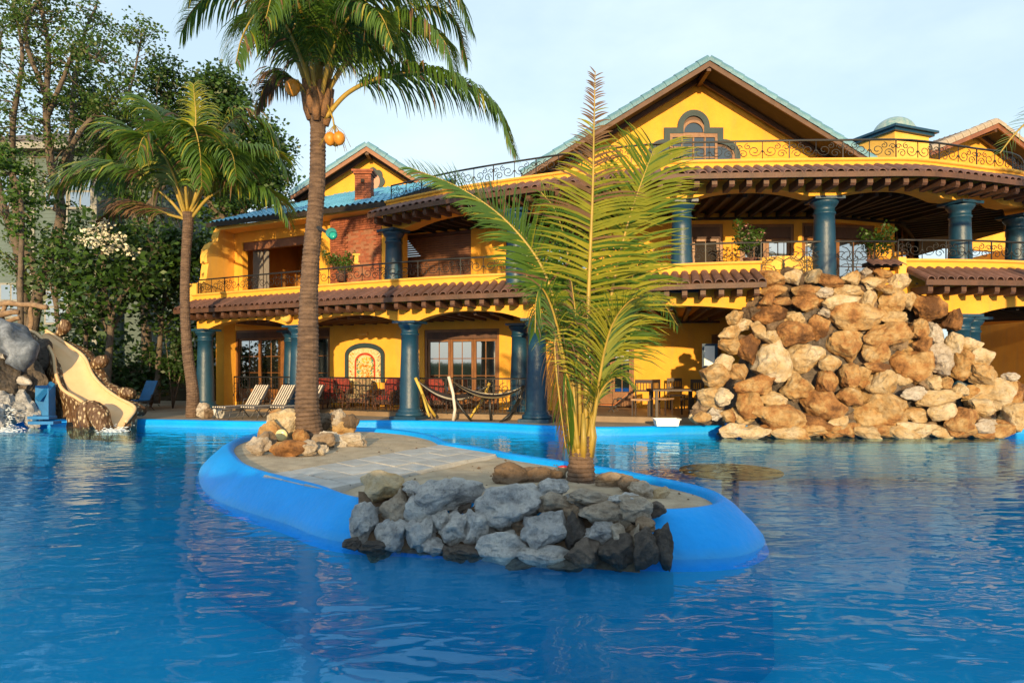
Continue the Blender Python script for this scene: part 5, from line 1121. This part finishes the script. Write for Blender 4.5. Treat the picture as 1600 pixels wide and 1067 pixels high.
while z < zt - .3: inst('siding_plank', me, nh, (0, 0, z)); z += .19
pk = MB(); pk.prism([(0, 0), (.025, 0), (.012, .19), (0, .19)], (x1 + .02, nY + 2.2, 0), (0, -1, 0), (0, 0, 1), (4.0, 0, 0)); me = pk.mesh('siding_plank', TEAL); z = .4
while z < zt - 1.1: inst('siding_plank', me, nh, (0, 0, z)); z += .19
for px in (52, 104, 149): mb = MB(); q = P(px, 0, nY); mb.box((q.x, nY - .05, (zt + .2) / 2), (.22, .08, zt - .3)); mb.build('corner_trim', OFFW, nh)
for px, py in ((90, 300), (20, 300), (128, 300), (90, 480), (20, 470)):
    q = P(px, py, nY); mb = MB(); mb.box((q.x, nY - .06, q.z), (1.15, .10, 1.7)); f = mb.build('window', OFFW, nh)
    for a_, b_ in ((-.26, -.4), (.26, -.4), (-.26, .4), (.26, .4)): mb = MB(); mb.box((q.x + a_, nY - .12, q.z + b_), (.44, .02, .7)); mb.build('pane', GLASS, f)
mb = MB(); q = P(75, 190, nY + 4); xa, xb = x0 - .7, x1 + .7
mb.add([(xa, nY - .8, zt), (xb, nY - .8, zt), (xb - 3.2, nY + 4, zt + 2.1), (xa + 3, nY + 4, zt + 2.1), (xb, nY + 9, zt), (xa, nY + 9, zt), (xa, nY - .8, zt - .18), (xb, nY - .8, zt - .18), (xb, nY + 9, zt - .18), (xa, nY + 9, zt - .18)], [(0, 1, 2, 3), (1, 4, 2), (4, 5, 3, 2), (5, 0, 3), (0, 6, 7, 1), (1, 7, 8, 4), (6, 9, 8, 7), (0, 5, 9, 6), (4, 8, 9, 5)]); mb.build('roof', RCOR, nh, fix=True)
mb = MB(); mb.box(((xa + xb) / 2, nY - .83, zt - .12), (xb - xa, .04, .3)); mb.build('fascia', OFFW, nh)
# ================================================================== slide and grotto
sl_ = thing('water_slide', 'cream yellow curved water slide on a brown pebble mosaic body', 'water slide', (-11.6, 19, 0))
ST = [((38, 514, 21.0), (72, 516, 21.3)), ((60, 523, 20.7), (96, 532, 21.1)), ((82, 552, 20.3), (130, 556, 20.7)), ((87, 582, 20.0), (144, 584, 20.4)), ((97, 607, 19.7), (160, 603, 20.1)), ((120, 622, 19.5), (184, 621, 19.8)), ((140, 636, 19.2), (207, 633, 19.5)), ((157, 652, 19.0), (210, 642, 19.3)), ((169, 664, 18.8), (196, 660, 18.9))]
Lp = catmull([P(*a) for a, b in ST], 6); Rp = catmull([P(*b) for a, b in ST], 6); vs = []; fs = []; K = 12
for a, b in zip(Lp, Rp):
    wd = (b - a).length; mid = (a + b) / 2
    for k in range(K + 1):
        u = k / K; d = -.42 * (1 - (2 * u - 1) ** 4) ** .8 * min(1, .35 + wd * .5); vs.append(a.lerp(b, u) + V((0, 0, d * .72)))
n_ = len(Lp)
for i in range(n_ - 1):
    for k in range(K): q = i * (K + 1) + k; fs.append((q, q + 1, q + K + 2, q + K + 1))
off = len(vs); vs2 = [V(v) - V((0, .0, .07)) for v in vs]
mb = MB(); mb.add(vs + vs2, fs + [tuple(off + j for j in reversed(f)) for f in fs], 0, True)
mb.tube(Lp, .05, 6); mb.tube(Rp, .05, 6)
SLC = mat('slide_cream', (.68, .47, .26), (.60, .40, .21), .4, 1.5, .1, 10); mb.build('chute', SLC, sl_)
# pebble-mosaic body
mm_ = bpy.data.materials.new('pebble_mosaic'); mm_.use_nodes = True; t = mm_.node_tree; N = t.nodes.new; l = t.links.new; b = t.nodes['Principled BSDF']
co = N('ShaderNodeTexCoord'); mp_ = N('ShaderNodeMapping'); mp_.inputs['Scale'].default_value = (1.6, 1.6, .8); vo = N('ShaderNodeTexVoronoi'); vo.inputs['Scale'].default_value = 7; r_ = N('ShaderNodeValToRGB'); r_.color_ramp.elements[0].position = .20; r_.color_ramp.elements[0].color = (.52, .40, .24, 1); r_.color_ramp.elements[1].position = .42; r_.color_ramp.elements[1].color = (.10, .05, .02, 1)
l(co.outputs['Object'], mp_.inputs[0]); l(mp_.outputs[0], vo.inputs[0]); l(vo.outputs['Distance'], r_.inputs[0]); l(r_.outputs[0], b.inputs['Base Color']); bp = N('ShaderNodeBump'); bp.invert = True; bp.inputs['Strength'].default_value = .8; bp.inputs['Distance'].default_value = .06; l(vo.outputs['Distance'], bp.inputs['Height']); l(bp.outputs[0], b.inputs['Normal']); b.inputs['Roughness'].default_value = .5
MOSB = mm_
vs = []; fs = []; rows = 9
for i, (a, b_) in enumerate(zip(Lp, Rp)):
    pr_ = [a + V((.02, -.03, -.05))] + [V((a.x + .05 + .12 * sin(j * 1.1 + i * .25), a.y - .04 + .18 * (j / 5) , a.z + (-.35 - a.z) * j / 5)) for j in range(1, 6)] + [V((b_.x - .1, b_.y + .2, -.35)), V((b_.x, b_.y + .12, (b_.z - .2) / 2)), b_ + V((.03, .05, -.05)), (a + b_) / 2 + V((0, 0, -.46))]
    vs += pr_
k_ = 10
for i in range(n_ - 1):
    for j in range(k_): fs.append((i * k_ + j, i * k_ + (j + 1) % k_, (i + 1) * k_ + (j + 1) % k_, (i + 1) * k_ + j))
fs += [tuple(range(k_)), tuple(range((n_ - 1) * k_ + k_ - 1, (n_ - 1) * k_ - 1, -1))]
mb = MB(); mb.add(vs, fs, 0, True); mb.build('mosaic_body', MOSB, sl_, fix=True)
def blob(pts_, rs, name, m_, parent, n_=12, noise_a=.06, seed=0):
    c = catmull([V(p) for p in pts_], 5); rr_ = []
    for i in range(len(c)): x = i / (len(c) - 1) * (len(rs) - 1); k = min(int(x), len(rs) - 2); rr_.append(rs[k] + (rs[k + 1] - rs[k]) * (x - k))
    mb = MB(); mb.tube(c, rr_, n_); mb.v = [tuple(V(v) + V((noise.noise(V(v) * 2 + V((seed, 0, 0))), noise.noise(V(v) * 2 + V((0, seed + 5, 0))), noise.noise(V(v) * 2 + V((9, 0, seed))))) * noise_a * 2) for v in mb.v]
    return mb.build(name, m_, parent)
blob([P(135, 668, 18.9), P(132, 645, 18.85), P(142, 634, 18.95), P(158, 655, 18.8), P(165, 672, 18.7)], [.22, .20, .20, .24, .2], 'mosaic_fin', MOSB, sl_)
blob([q + V((.02, .30, -.16)) for q in Rp[6:-8:4]] , [.16, .22, .24, .22, .2, .16], 'mosaic_body', MOSB, sl_, noise_a=.05, seed=31)
for pts_ in ([(146, 572, 20.6), (158, 566, 20.6), (168, 561, 20.6)], [(186, 622, 20.0), (198, 614, 20.0), (210, 616, 20.0)], [(92, 524, 21.3), (102, 512, 21.3), (104, 500, 21.3)]):
    blob([P(*q) for q in pts_], [.12, .22, .12], 'mosaic_fin', MOSB, sl_, noise_a=.04, seed=pts_[0][0])
blob([P(72, 640, 21.0), P(74, 600, 21.1), P(72, 570, 21.3), P(50, 545, 21.6), P(25, 532, 21.8)], [.5, .42, .38, .36, .36], 'mosaic_body', MOSB, sl_, noise_a=.1)
gr = thing('rock_grotto', 'sculpted blue grey rock grotto at the left edge beside the slide', 'rock formation', (-14.5, 19.5, 0))
GRO = rockmat('grotto_rock', [(.25, (.03, .035, .045)), (.45, (.10, .12, .15)), (.6, (.22, .25, .30)), (.78, (.45, .45, .44))], .05, .6)
blob([P(-60, 560, 19.6), P(-10, 528, 19.4), P(20, 532, 19.2), P(38, 560, 19.0), P(34, 580, 18.9)], [.75, .55, .45, .32, .12], 'dolphin_arch', GRO, gr, 16, .12, 3)
for (a, b_, Y, w_, h_) in ((5, 600, 19.6, 60, 90), (-30, 600, 19.4, 90, 120), (15, 640, 19.2, 50, 50), (45, 640, 19.4, 30, 60), (-20, 650, 18.9, 70, 50), (30, 610, 19.8, 40, 60), (55, 610, 20.1, 40, 90), (-60, 560, 20, 90, 150), (50, 560, 20.4, 50, 60)):
    rockpx(gr, 'd' if (a > 0 and b_ < 630) else 'g', a, b_, w_, h_, Y)
blob([P(34, 594, 18.9), P(44, 597, 18.8), P(50, 600, 18.75)], [.12, .10, .03], 'beak', RK_W, gr, 8, .02)
# driftwood rails on top
dw = thing('driftwood_rail', 'rough driftwood branch railing on top of the grotto at the left edge', 'railing', P(20, 520, 21))
for a, b_, r_ in (((-30, 474, 21), (74, 480, 20.8), .09), ((-20, 496, 20.8), (30, 488, 20.8), .11), ((46, 520, 21), (50, 470, 21), .08), ((4, 520, 21), (8, 470, 21), .08), ((-10, 512, 20.9), (30, 500, 20.8), .09)):
    blob([P(*a), (P(*a) + P(*b_)) / 2 + V((0, 0, .03)), P(*b_)], [r_, r_ * .8, r_ * .7], 'branch', mat('driftwood_%d' % int(a[1]), (.30, .20, .12), (.16, .10, .06), .85, 5, .6, 20), dw, 8, .05, a[1])
# blue wooden steps beside the grotto
bs = thing('pool_ladder', 'blue painted steps leaning between grotto and slide', 'steps', PG(68, 660, 0)); BLU = mat('blue_paint', (.01, .16, .42), None, .5, 3)
for a, b_ in (((58, 625, 19.3), (82, 598, 19.6)), ((56, 662, 19.3), (56, 648, 19.3)),): mb = MB(); mb.bar(P(*a), P(*b_), .12, .12); mb.build('rail', BLU, bs)
mb = MB(); mb.box(P(71, 628, 19.6), (.38, .3, .95)); mb.build('post', BLU, bs)
mb = MB(); mb.box(P(66, 652, 19.2), (.6, .35, .08)); mb.build('step', BLU, bs); mb = MB(); mb.box(P(70, 660, 19.0), (.7, .35, .08)); mb.build('step', BLU, bs)
# splashing water: foam flecks
FOAM = mat('foam', (.8, .85, .88), None, .4, 6); mb = MB(); rr = random.Random(9)
for cx_, cy_2, w_, n2 in ((170, 672, 20, 160), (185, 672, 14, 80), (6, 672, 30, 260), (15, 655, 10, 60)):
    for i in range(n2):
        q = PG(cx_ + rr.gauss(0, w_ * .5), cy_2 + rr.uniform(-3, 4), 0) if cy_2 > 660 else P(cx_ + rr.gauss(0, 6), cy_2 + rr.uniform(-15, 15), 18.8); q.z += abs(rr.gauss(0, .05)) * (1 if rr.random() < .5 else 0) + .01; s_ = rr.uniform(.012, .036)
        mb.add([q + V((-s_ * 1.6, 0, 0)), q + V((0, -s_, 0)), q + V((s_ * 1.6, 0, 0)), q + V((0, s_, 0)), q + V((0, 0, s_ * .7)), q - V((0, 0, .01))], [(0, 1, 4), (1, 2, 4), (2, 3, 4), (3, 0, 4), (1, 0, 5), (2, 1, 5), (3, 2, 5), (0, 3, 5)])
tag(stuff(mb.build('splash_foam', FOAM)), 'white splashing foam where slide and grotto water hit the pool', 'foam')
# ================================================================== furniture
def lounger(name, label, loc, rz, stripes=True, group=None, cloth=None, back=.95):
    t = thing(name, label, 'sun lounger', (0, 0, 0), group); FR = MATS['grey_frame']
    ba = back  # back angle
    mb = MB()
    for sy in (-.30, .30):
        mb.tube([(1.2, sy, .33), (.0, sy, .33), (-.1, sy, .34)], .018, 6); mb.tube([(0, sy, .34), (-.75 * cos(ba), sy, .34 + .75 * sin(ba))], .018, 6)
        mb.tube([(1.0, sy, .33), (1.12, sy, 0)], .016, 6); mb.tube([(.15, sy, .33), (-.15, sy, 0)], .016, 6); mb.tube([(.35, sy, 0), (.02, sy, .33), (-.35 * cos(ba), sy, .34 + .35 * sin(ba))], .014, 6)
        mb.tube([(.05, sy * 1.15, .35), (.0, sy * 1.15, .55), (-.30, sy * 1.15, .57)], .016, 6)
    mb.tube([(-.75 * cos(ba), -.3, .34 + .75 * sin(ba)), (-.75 * cos(ba), .3, .34 + .75 * sin(ba))], .018, 6); mb.tube([(1.2, -.3, .33), (1.2, .3, .33)], .018, 6)
    mb.build('frame', FR, t, origin=(0, 0, 0))
    mb = MB(); n_ = 12
    for i in range(n_):
        y0_ = -.29 + .58 * i / n_; y1_ = y0_ + .58 / n_; m_ = i % 2 if stripes else 0
        for (p, q) in (((1.18, .355), (.0, .355)), ((.0, .355), (-.73 * cos(ba), .355 + .73 * sin(ba)))):
            mb.add([(p[0], y0_, p[1]), (p[0], y1_, p[1]), (q[0], y1_, q[1]), (q[0], y0_, q[1]), (p[0], y0_, p[1] + .03), (p[0], y1_, p[1] + .03), (q[0] + .01, y1_, q[1] + .03), (q[0] + .01, y0_, q[1] + .03)], [(0, 1, 2, 3), (7, 6, 5, 4), (0, 4, 5, 1), (2, 6, 7, 3), (0, 3, 7, 4), (1, 5, 6, 2)], m_)
    mb.build('fabric', cloth, t, origin=(0, 0, 0), fix=True)
    t.location = loc; t.rotation_euler = (0, 0, rz); return t
mat('grey_frame', (.08, .08, .085), None, .4, 3, metal=.4)
STR = [mat('stripe_cream', (.68, .58, .46), None, .8, 8), mat('stripe_dark', (.045, .04, .05), None, .8, 8)]
for i, (px, py, lab) in enumerate([(372, 655, 'black and cream striped lounger nearest the left palm'), (416, 655, 'black and cream striped lounger second from the left palm'), (462, 655, 'striped lounger half hidden behind the tall palm trunk')]):
    q = PG(px, py, DZ); lounger('sun_lounger', lab, (q.x + .1, q.y + .8, DZ), -2.05, True, 'striped loungers on the deck', STR)
q = PG(226, 641, DZ); lounger('sun_lounger', 'blue mesh lounger standing alone on the deck right of the slide', (q.x, q.y, DZ), -2.0, False, None, [BLU], 1.15)
q = PG(965, 652, DZ); lounger('sun_lounger', 'white framed lounger with orange towel behind the young palm', (q.x, q.y + .3, DZ), 2.8, False, None, [mat('orange_towel', (.55, .20, .06), (.35, .11, .04), .9, 3)], .7)
# red cushioned rattan armchairs
RED = mat('red_floral_cushion', (.28, .022, .014), (.09, .02, .012), .8, 16); RAT = mat('rattan', (.13, .05, .025), (.07, .03, .015), .6, 20, .6, 60)
def armchair(name, label, loc, rz, group='red cushioned rattan armchairs on the terrace', cush=None):
    t = thing(name, label, 'armchair', (0, 0, 0), group); mb = MB()
    pf = [(-.38, .30), (-.36, .62), (-.30, .88), (-.15, 1.0), (.15, 1.0), (.30, .88), (.36, .62), (.38, .30)]
    mb.prism(pf, (0, .30, 0), (1, 0, 0), (0, 0, 1), (0, .08, 0))
    for sx in (-1, 1): mb.prism([(-.36, .16), (.34, .16), (.34, .58), (.2, .66), (-.28, .60), (-.36, .5)], (sx * .36 - .035, 0, 0), (0, 1, 0), (0, 0, 1), (.07, 0, 0))
    mb.box((0, -.02, .26), (.66, .66, .14)); mb.build('rattan_frame', RAT, t, origin=(0, 0, 0), fix=True)
    for sx in (-1, 1):
        for sy in (-.3, .3): m_ = MB(); m_.tube([(sx * .34, sy, .2), (sx * .36, sy * 1.1, 0)], .025, 6); m_.build('leg', RAT, t)
    m_ = MB(); m_.box((0, -.04, .40), (.62, .60, .14)); m_.build('seat_cushion', cush or RED, t); m_ = MB(); m_.prism([(-.29, 0), (.29, 0), (.31, .42), (.2, .56), (-.2, .56), (-.31, .42)], (0, .18, .46), (1, 0, 0), (0, .12, 1), (0, .11, 0)); m_.build('back_cushion', cush or RED, t, fix=True)
    t.location = loc; t.rotation_euler = (0, 0, rz); return t
def atL(px, d): q = LO.pt(s(px, d), d, TF); return q
armchair('armchair', 'red cushioned rattan armchair just right of the tall palm trunk', atL(512, -1.2), .7)
armchair('armchair', 'red cushioned rattan armchair under the mosaic niche on the left', atL(530, -1.9), .1)
armchair('armchair', 'pale floral rattan armchair directly below the mosaic niche', atL(563, -1.9), -.1, cush=mat('floral_cushion', (.30, .18, .10), (.10, .10, .05), .8, 14))
armchair('armchair', 'red floral rattan armchair just left of the middle front column', atL(606, -1.5), -.5)
armchair('armchair', 'dark red rattan armchair behind the left end of the back hammock', atL(680, -1.9), .2)
tb = thing('side_table', 'small low rattan table between the armchairs under the mosaic niche', 'table', atL(578, -1.2)); mb = MB(); q = atL(578, -1.2)
mb.lathe([(.34, .42), (.36, .44), (.36, .47), (.34, .48)], q, 20); mb.build('table_top', RAT, tb)
for a in range(4): mb = MB(); mb.tube([q + V((cos(a * 1.57 + .8) * .25, sin(a * 1.57 + .8) * .25, .42)), q + V((cos(a * 1.57 + .8) * .3, sin(a * 1.57 + .8) * .3, 0))], .02, 6); mb.build('leg', RAT, tb)
# hammocks on stands
def hammock(label, A, B, sag, cols, postA, postB, strut, wd=.5):
    t = thing('hammock', label, 'hammock', ((A.x + B.x) / 2, (A.y + B.y) / 2, DZ), 'hammocks on stands between the columns')
    n_ = 18; m_ = 7; vs = []; fs = []; mi = []
    d = (B - A); sd_ = V((-d.y, d.x, 0)).normalized()
    for i in range(n_ + 1):
        u = i / n_; w_ = wd * sin(pi * min(1, max(0, u))) ** .6 + .02
        for j in range(m_ + 1):
            v = j / m_ * 2 - 1; p = A.lerp(B, u) + sd_ * v * w_ / 2 - V((0, 0, sag * 4 * u * (1 - u) * (1 - .30 * v * v)))
            vs.append(p)
    k0 = len(vs); vs += [v - V((0, 0, .02)) for v in vs]
    mb = MB()
    for i in range(n_):
        for j in range(m_):
            a = i * (m_ + 1) + j; c = (0, 1, 0, 2, 0, 1, 3)[j]; mb.f += []
            fs.append((a, a + 1, a + m_ + 2, a + m_ + 1)); mi.append(c); fs.append(tuple(k0 + x for x in (a + m_ + 1, a + m_ + 2, a + 1, a))); mi.append(c)
    mb.v = [tuple(v) for v in vs]; mb.f = fs; mb.m = mi; mb.sm = [True] * len(fs); mb.build('sling', cols, t)
    for nm_, pl, m__ in ((('post', postA[0], postA[1])), ('post', postB[0], postB[1])): mb = MB(); mb.tube(pl, .045, 8); mb.build(nm_, m__, t)
    for pl, m__ in strut: mb = MB(); mb.tube(pl, .035, 7); mb.build('stand_leg', m__, t)
    return t
HC_ = [mat('hammock_black', (.03, .025, .03), None, .8, 5), mat('hammock_cream', (.65, .5, .25), None, .8, 5), mat('hammock_yellow', (.6, .35, .05), None, .8, 5), mat('hammock_white', (.65, .6, .5), None, .8, 5)]
YP = mat('yellow_pole', (.62, .42, .07), None, .45, 4); BK = mat('black_pole', (.03, .03, .03), None, .4, 4, metal=.3); WP = mat('white_pole', (.65, .58, .48), None, .5, 4)
hY = 19.3
hammock('front striped hammock with pale upright post right of the middle column', P(706, 594, hY), P(817, 604, hY + .2), .42, HC_,
 ([P(708, 657, hY), P(711, 640, hY), P(708, 615, hY), P(701, 588, hY)], WP), ([P(784, 659, hY + .1), P(803, 642, hY + .15), P(813, 620, hY + .2), P(818, 602, hY + .2)], BK),
 [([P(708, 618, hY), P(722, 640, hY), P(737, 658, hY)], BK), ([P(765, 616, hY + .1), P(767, 660, hY + .1)], BK), ([P(737, 658, hY), P(784, 659, hY + .1)], BK), ([P(812, 622, hY + .2), P(795, 650, hY - .3), P(781, 660, hY - .3)], BK)], .7)
hammock('back dark hammock hung between leaning yellow poles beside the middle column', P(650, 592, hY + .3), P(765, 600, hY + 1.0), .55, [HC_[0], HC_[3], HC_[0], HC_[0]],
 ([P(680, 650, hY + .5), P(666, 630, hY + .4), P(657, 608, hY + .3), P(649, 590, hY + .3)], YP), ([P(737, 652, hY + .9), P(752, 628, hY + 1.0), P(765, 598, hY + 1.0)], YP),
 [([P(660, 616, hY + .3), P(667, 640, hY), P(671, 651, hY)], YP), ([P(752, 628, hY + 1), P(742, 640, hY + .6), P(735, 652, hY + .6)], YP)], .5)
# dark dining set under the right arcade
DW = mat('dark_chair_wood', (.05, .03, .02), None, .5, 4)
def chair(label, loc, rz, seatm, group='wooden chairs under the right arcade'):
    t = thing('dining_chair', label, 'chair', (0, 0, 0), group); 
    for sx in (-.22, .22):
        for sy in (-.2, .2): m_ = MB(); m_.bar((sx, sy, 0), (sx, sy, .44 if sy < 0 else 1.0), .04); m_.build('leg', DW, t)
    m_ = MB(); m_.box((0, 0, .46), (.5, .48, .05)); m_.build('seat', seatm, t); m_ = MB(); m_.box((0, .2, .96), (.46, .035, .10)); m_.box((0, .2, .70), (.46, .03, .05))
    for i in range(5): m_.box((-.16 + .08 * i, .2, .82), (.02, .02, .2))
    m_.build('backrest', DW, t, origin=(0, 0, .6)); t.location = loc; t.rotation_euler = (0, 0, rz); return t
TSEAT = mat('tan_seat', (.40, .24, .13), None, .7, 4)
def G_(px, py): return PG(px, py, TF)
q = G_(1055, 652)
chair('dark wooden chair with pale cushion at the left side of the dining table', G_(1035, 648), .9, TSEAT); chair('dark wooden chair behind the dining table under the right arcade', G_(1062, 641) + V((0, .5, 0)), 0, TSEAT); chair('dark wooden chair at the right side of the dining table near the waterfall', G_(1082, 648), -1.0, DW)
chair('tan seated dark chair half hidden by the young palm fronds', G_(1003, 650), -.4, TSEAT)
tb = thing('dining_table', 'dark wooden dining table under the arcade left of the waterfall', 'table', q); mb = MB(); mb.box(q + V((0, .2, .74)), (1.3, .9, .05)); mb.build('table_top', DW, tb)
for sx in (-.55, .55):
    for sy in (-.2, .6): mb = MB(); mb.bar(q + V((sx, sy, 0)), q + V((sx, sy, .715)), .07); mb.build('leg', DW, tb)
mb = MB(); q = P(1109, 556, 18.6); mb.box(q, (.42, .05, .66)); sg_ = mb.build('notice_board', COLB); tag(sg_, 'small teal framed notice board beside the left edge of the waterfall', 'notice board')
mb = MB(); mb.box(q + V((-.02, -.04, 0)), (.28, .02, .54)); mb.build('paper', WHITE, sg_)
mb = MB(); mb.bar((q.x, q.y, DZ), (q.x, q.y, q.z - .33), .06); mb.build('post', COLB, sg_)
# white bin on the coping
q = PG(1041, 665, DZ + .03); bn = thing('plastic_tub', 'white plastic tub standing on the blue pool edge', 'tub', q); mb = MB()
pr_ = [(-.27, -.17, 0), (.27, -.17, 0), (.27, .17, 0), (-.27, .17, 0)]; vs = [q + V(p) for p in pr_] + [q + V((p[0] * 1.14, p[1] * 1.14, .17)) for p in pr_] + [q + V((p[0] * 1.06, p[1] * 1.06, .17)) for p in pr_] + [q + V((p[0] * .95, p[1] * .95, .02)) for p in pr_]
mb.add(vs, [(3, 2, 1, 0)] + [f for i in range(4) for j in [(i + 1) % 4] for f in ((i, j, 4 + j, 4 + i), (4 + i, 4 + j, 8 + j, 8 + i), (8 + i, 8 + j, 12 + j, 12 + i))] + [(12, 13, 14, 15)]); mb.build('body', WHITE, bn, fix=True)
mb = MB()
for i in range(4):
    j = (i + 1) % 4; mb.bar(q + V((pr_[i][0] * 1.2, pr_[i][1] * 1.2, .175)), q + V((pr_[j][0] * 1.2, pr_[j][1] * 1.2, .175)), .03, .02)
mb.build('rim', WHITE, bn)
# blue skimmer box on the coping next to the boulders
q = PG(1150, 668, DZ); mb = MB(); mb.box(q + V((0, 0, .06)), (.5, .22, .10)); mb.box(q + V((.05, -.14, -.05)), (.12, .1, .26)); tag(mb.build('skimmer_inlet', RIM), 'small blue skimmer block on the pool edge at the left foot of the waterfall', 'skimmer')
# round dark table top just under the water surface
q = PG(1141, 733, 0); sb = thing('submerged_table', 'dark round table top just under the pool water right of the island', 'table', (q.x, q.y, -1.1)); mb = MB(); mb.lathe([(.78, -.065), (.84, -.05), (.84, -.02), (.80, -.012)], q, 44); mb.build('table_top', mat('dark_round_slab', (.035, .028, .028), (.02, .018, .02), .5, 3, .3), sb)
mb = MB(); mb.lathe([(.2, -1.12), (.14, -.9), (.14, -.07)], q, 16); mb.build('pedestal', POOLF, sb)
mb = MB(); rr = random.Random(12)
for i in range(420):
    px, py = rr.uniform(385, 1110), rr.uniform(678, 815); q = PG(px, py, IZ + .01); ax_y = q.y; e = (q.x + 3.0 - (13.2 - q.y) * .62)
    if abs(e) > 1.5 or q.y < 7.2 or (A0.y > q.y > B1.y - 9 and abs((q - A0).cross((B0 - A0).normalized()).z) < .9): continue
    r_ = rr.choice((.008, .012, .02)) * rr.uniform(.7, 1.5); a = rr.random() * 3; d1 = V((cos(a), sin(a), 0)) * r_ * 1.4; d2 = V((-sin(a), cos(a), 0)) * r_; up_ = V((0, 0, r_ * .8))
    mb.add([q + d1, q + d2, q - d1, q - d2, q + up_, q - up_ * .5], [(0, 1, 4), (1, 2, 4), (2, 3, 4), (3, 0, 4), (1, 0, 5), (2, 1, 5), (3, 2, 5), (0, 3, 5)], rr.choice((0, 0, 1)))
stuff(mb.build('pebble', [RK_B, BARK], isl))
0 and potplant('spiky plant silhouetted behind the roof terrace railing left of the main gable', 742, 292, 21.0, .9, .6, 311, ls=.14, n=300)
# small island lights and bits
q = P(441, 679, 12.1); mb = MB(); mb.lathe([(.09, 0), (.105, .02), (.105, .05), (.08, .07), (.03, .075)], q, 24, axis=Matrix.Rotation(pi / 2 + .1, 3, 'X')); tag(mb.build('round_lamp', mat('cream_lens', (.75, .62, .30), None, .3, 5)), 'round cream lamp face among the stones left of the tall palm foot', 'lamp')
q = PG(545, 679, IZ); mb = MB(); mb.lathe([(.03, .0), (.10, .03), (.13, .09), (.10, .16), (.03, .18)], q, 14); mb.lathe([(.03, 0), (.06, .04), (.05, .1), (.02, .12)], q + V((-.17, 0, .02)), 10); tag(mb.build('black_lamp', IRON), 'small black lamp housing on the stones right of the tall palm', 'lamp')
q = PG(880, 748, IZ); rl = thing('garden_light', 'small grey garden light with red lens left of the young palm foot', 'lamp', q); mb = MB(); mb.lathe([(.035, 0), (.035, .08), (.055, .10), (.075, .15), (.08, .155)], q, 16); mb.build('housing', mat('zinc_grey', (.3, .3, .3), None, .4, 3, metal=.5), rl); mb = MB(); mb.lathe([(.074, .156), (.03, .17)], q, 16); mb.build('lens', mat('red_lens', (.6, .02, .05), None, .2, 3), rl)
# ================================================================== unseen greenery added behind the camera, sized to shade the near island
hd = thing('shade_hedge', 'clipped hedge added out of view behind the near end of the pool to shade the island', 'shade_hedge', (0, -2.4, DZ)); mb = MB(); vs = []; fs = []; NXH = 90; NZH = 8
def hh_(x): return 1.9 + .16 * noise.noise(V((x * .35, 2, 0))) + .14 * noise.noise(V((x * 1.3, 5, 0)))
ring = [(-.9, 0), (-1.0, .5), (-.95, .9), (-.6, 1.0), (.6, 1.0), (.95, .9), (1.0, .5), (.9, 0)]
for i in range(NXH + 1):
    x = -45 + 90 * i / NXH
    for a_, b_ in ring: vs.append((x, -2.4 + a_ * .8 + noise.noise(V((x, a_, b_))) * .15, DZ + hh_(x) * b_ - (DZ if b_ == 0 else 0)))
for i in range(NXH):
    for j in range(7): a = i * 8 + j; fs.append((a, a + 1, a + 9, a + 8))
mb.add(vs, fs); mb.build('foliage', LEAFD, hd, fix=True)
mb = MB(); rr = random.Random(2); pts_ = [(x, -2.4 + rr.uniform(-.5, .5), hh_(x) + DZ - rr.uniform(0, .25)) for x in [-45 + 90 * rr.random() for _ in range(1200)]]; leaf_cloud(mb, pts_, 9000, .16, .32, 77); stuff(mb.build('leaf', LEAF, hd))
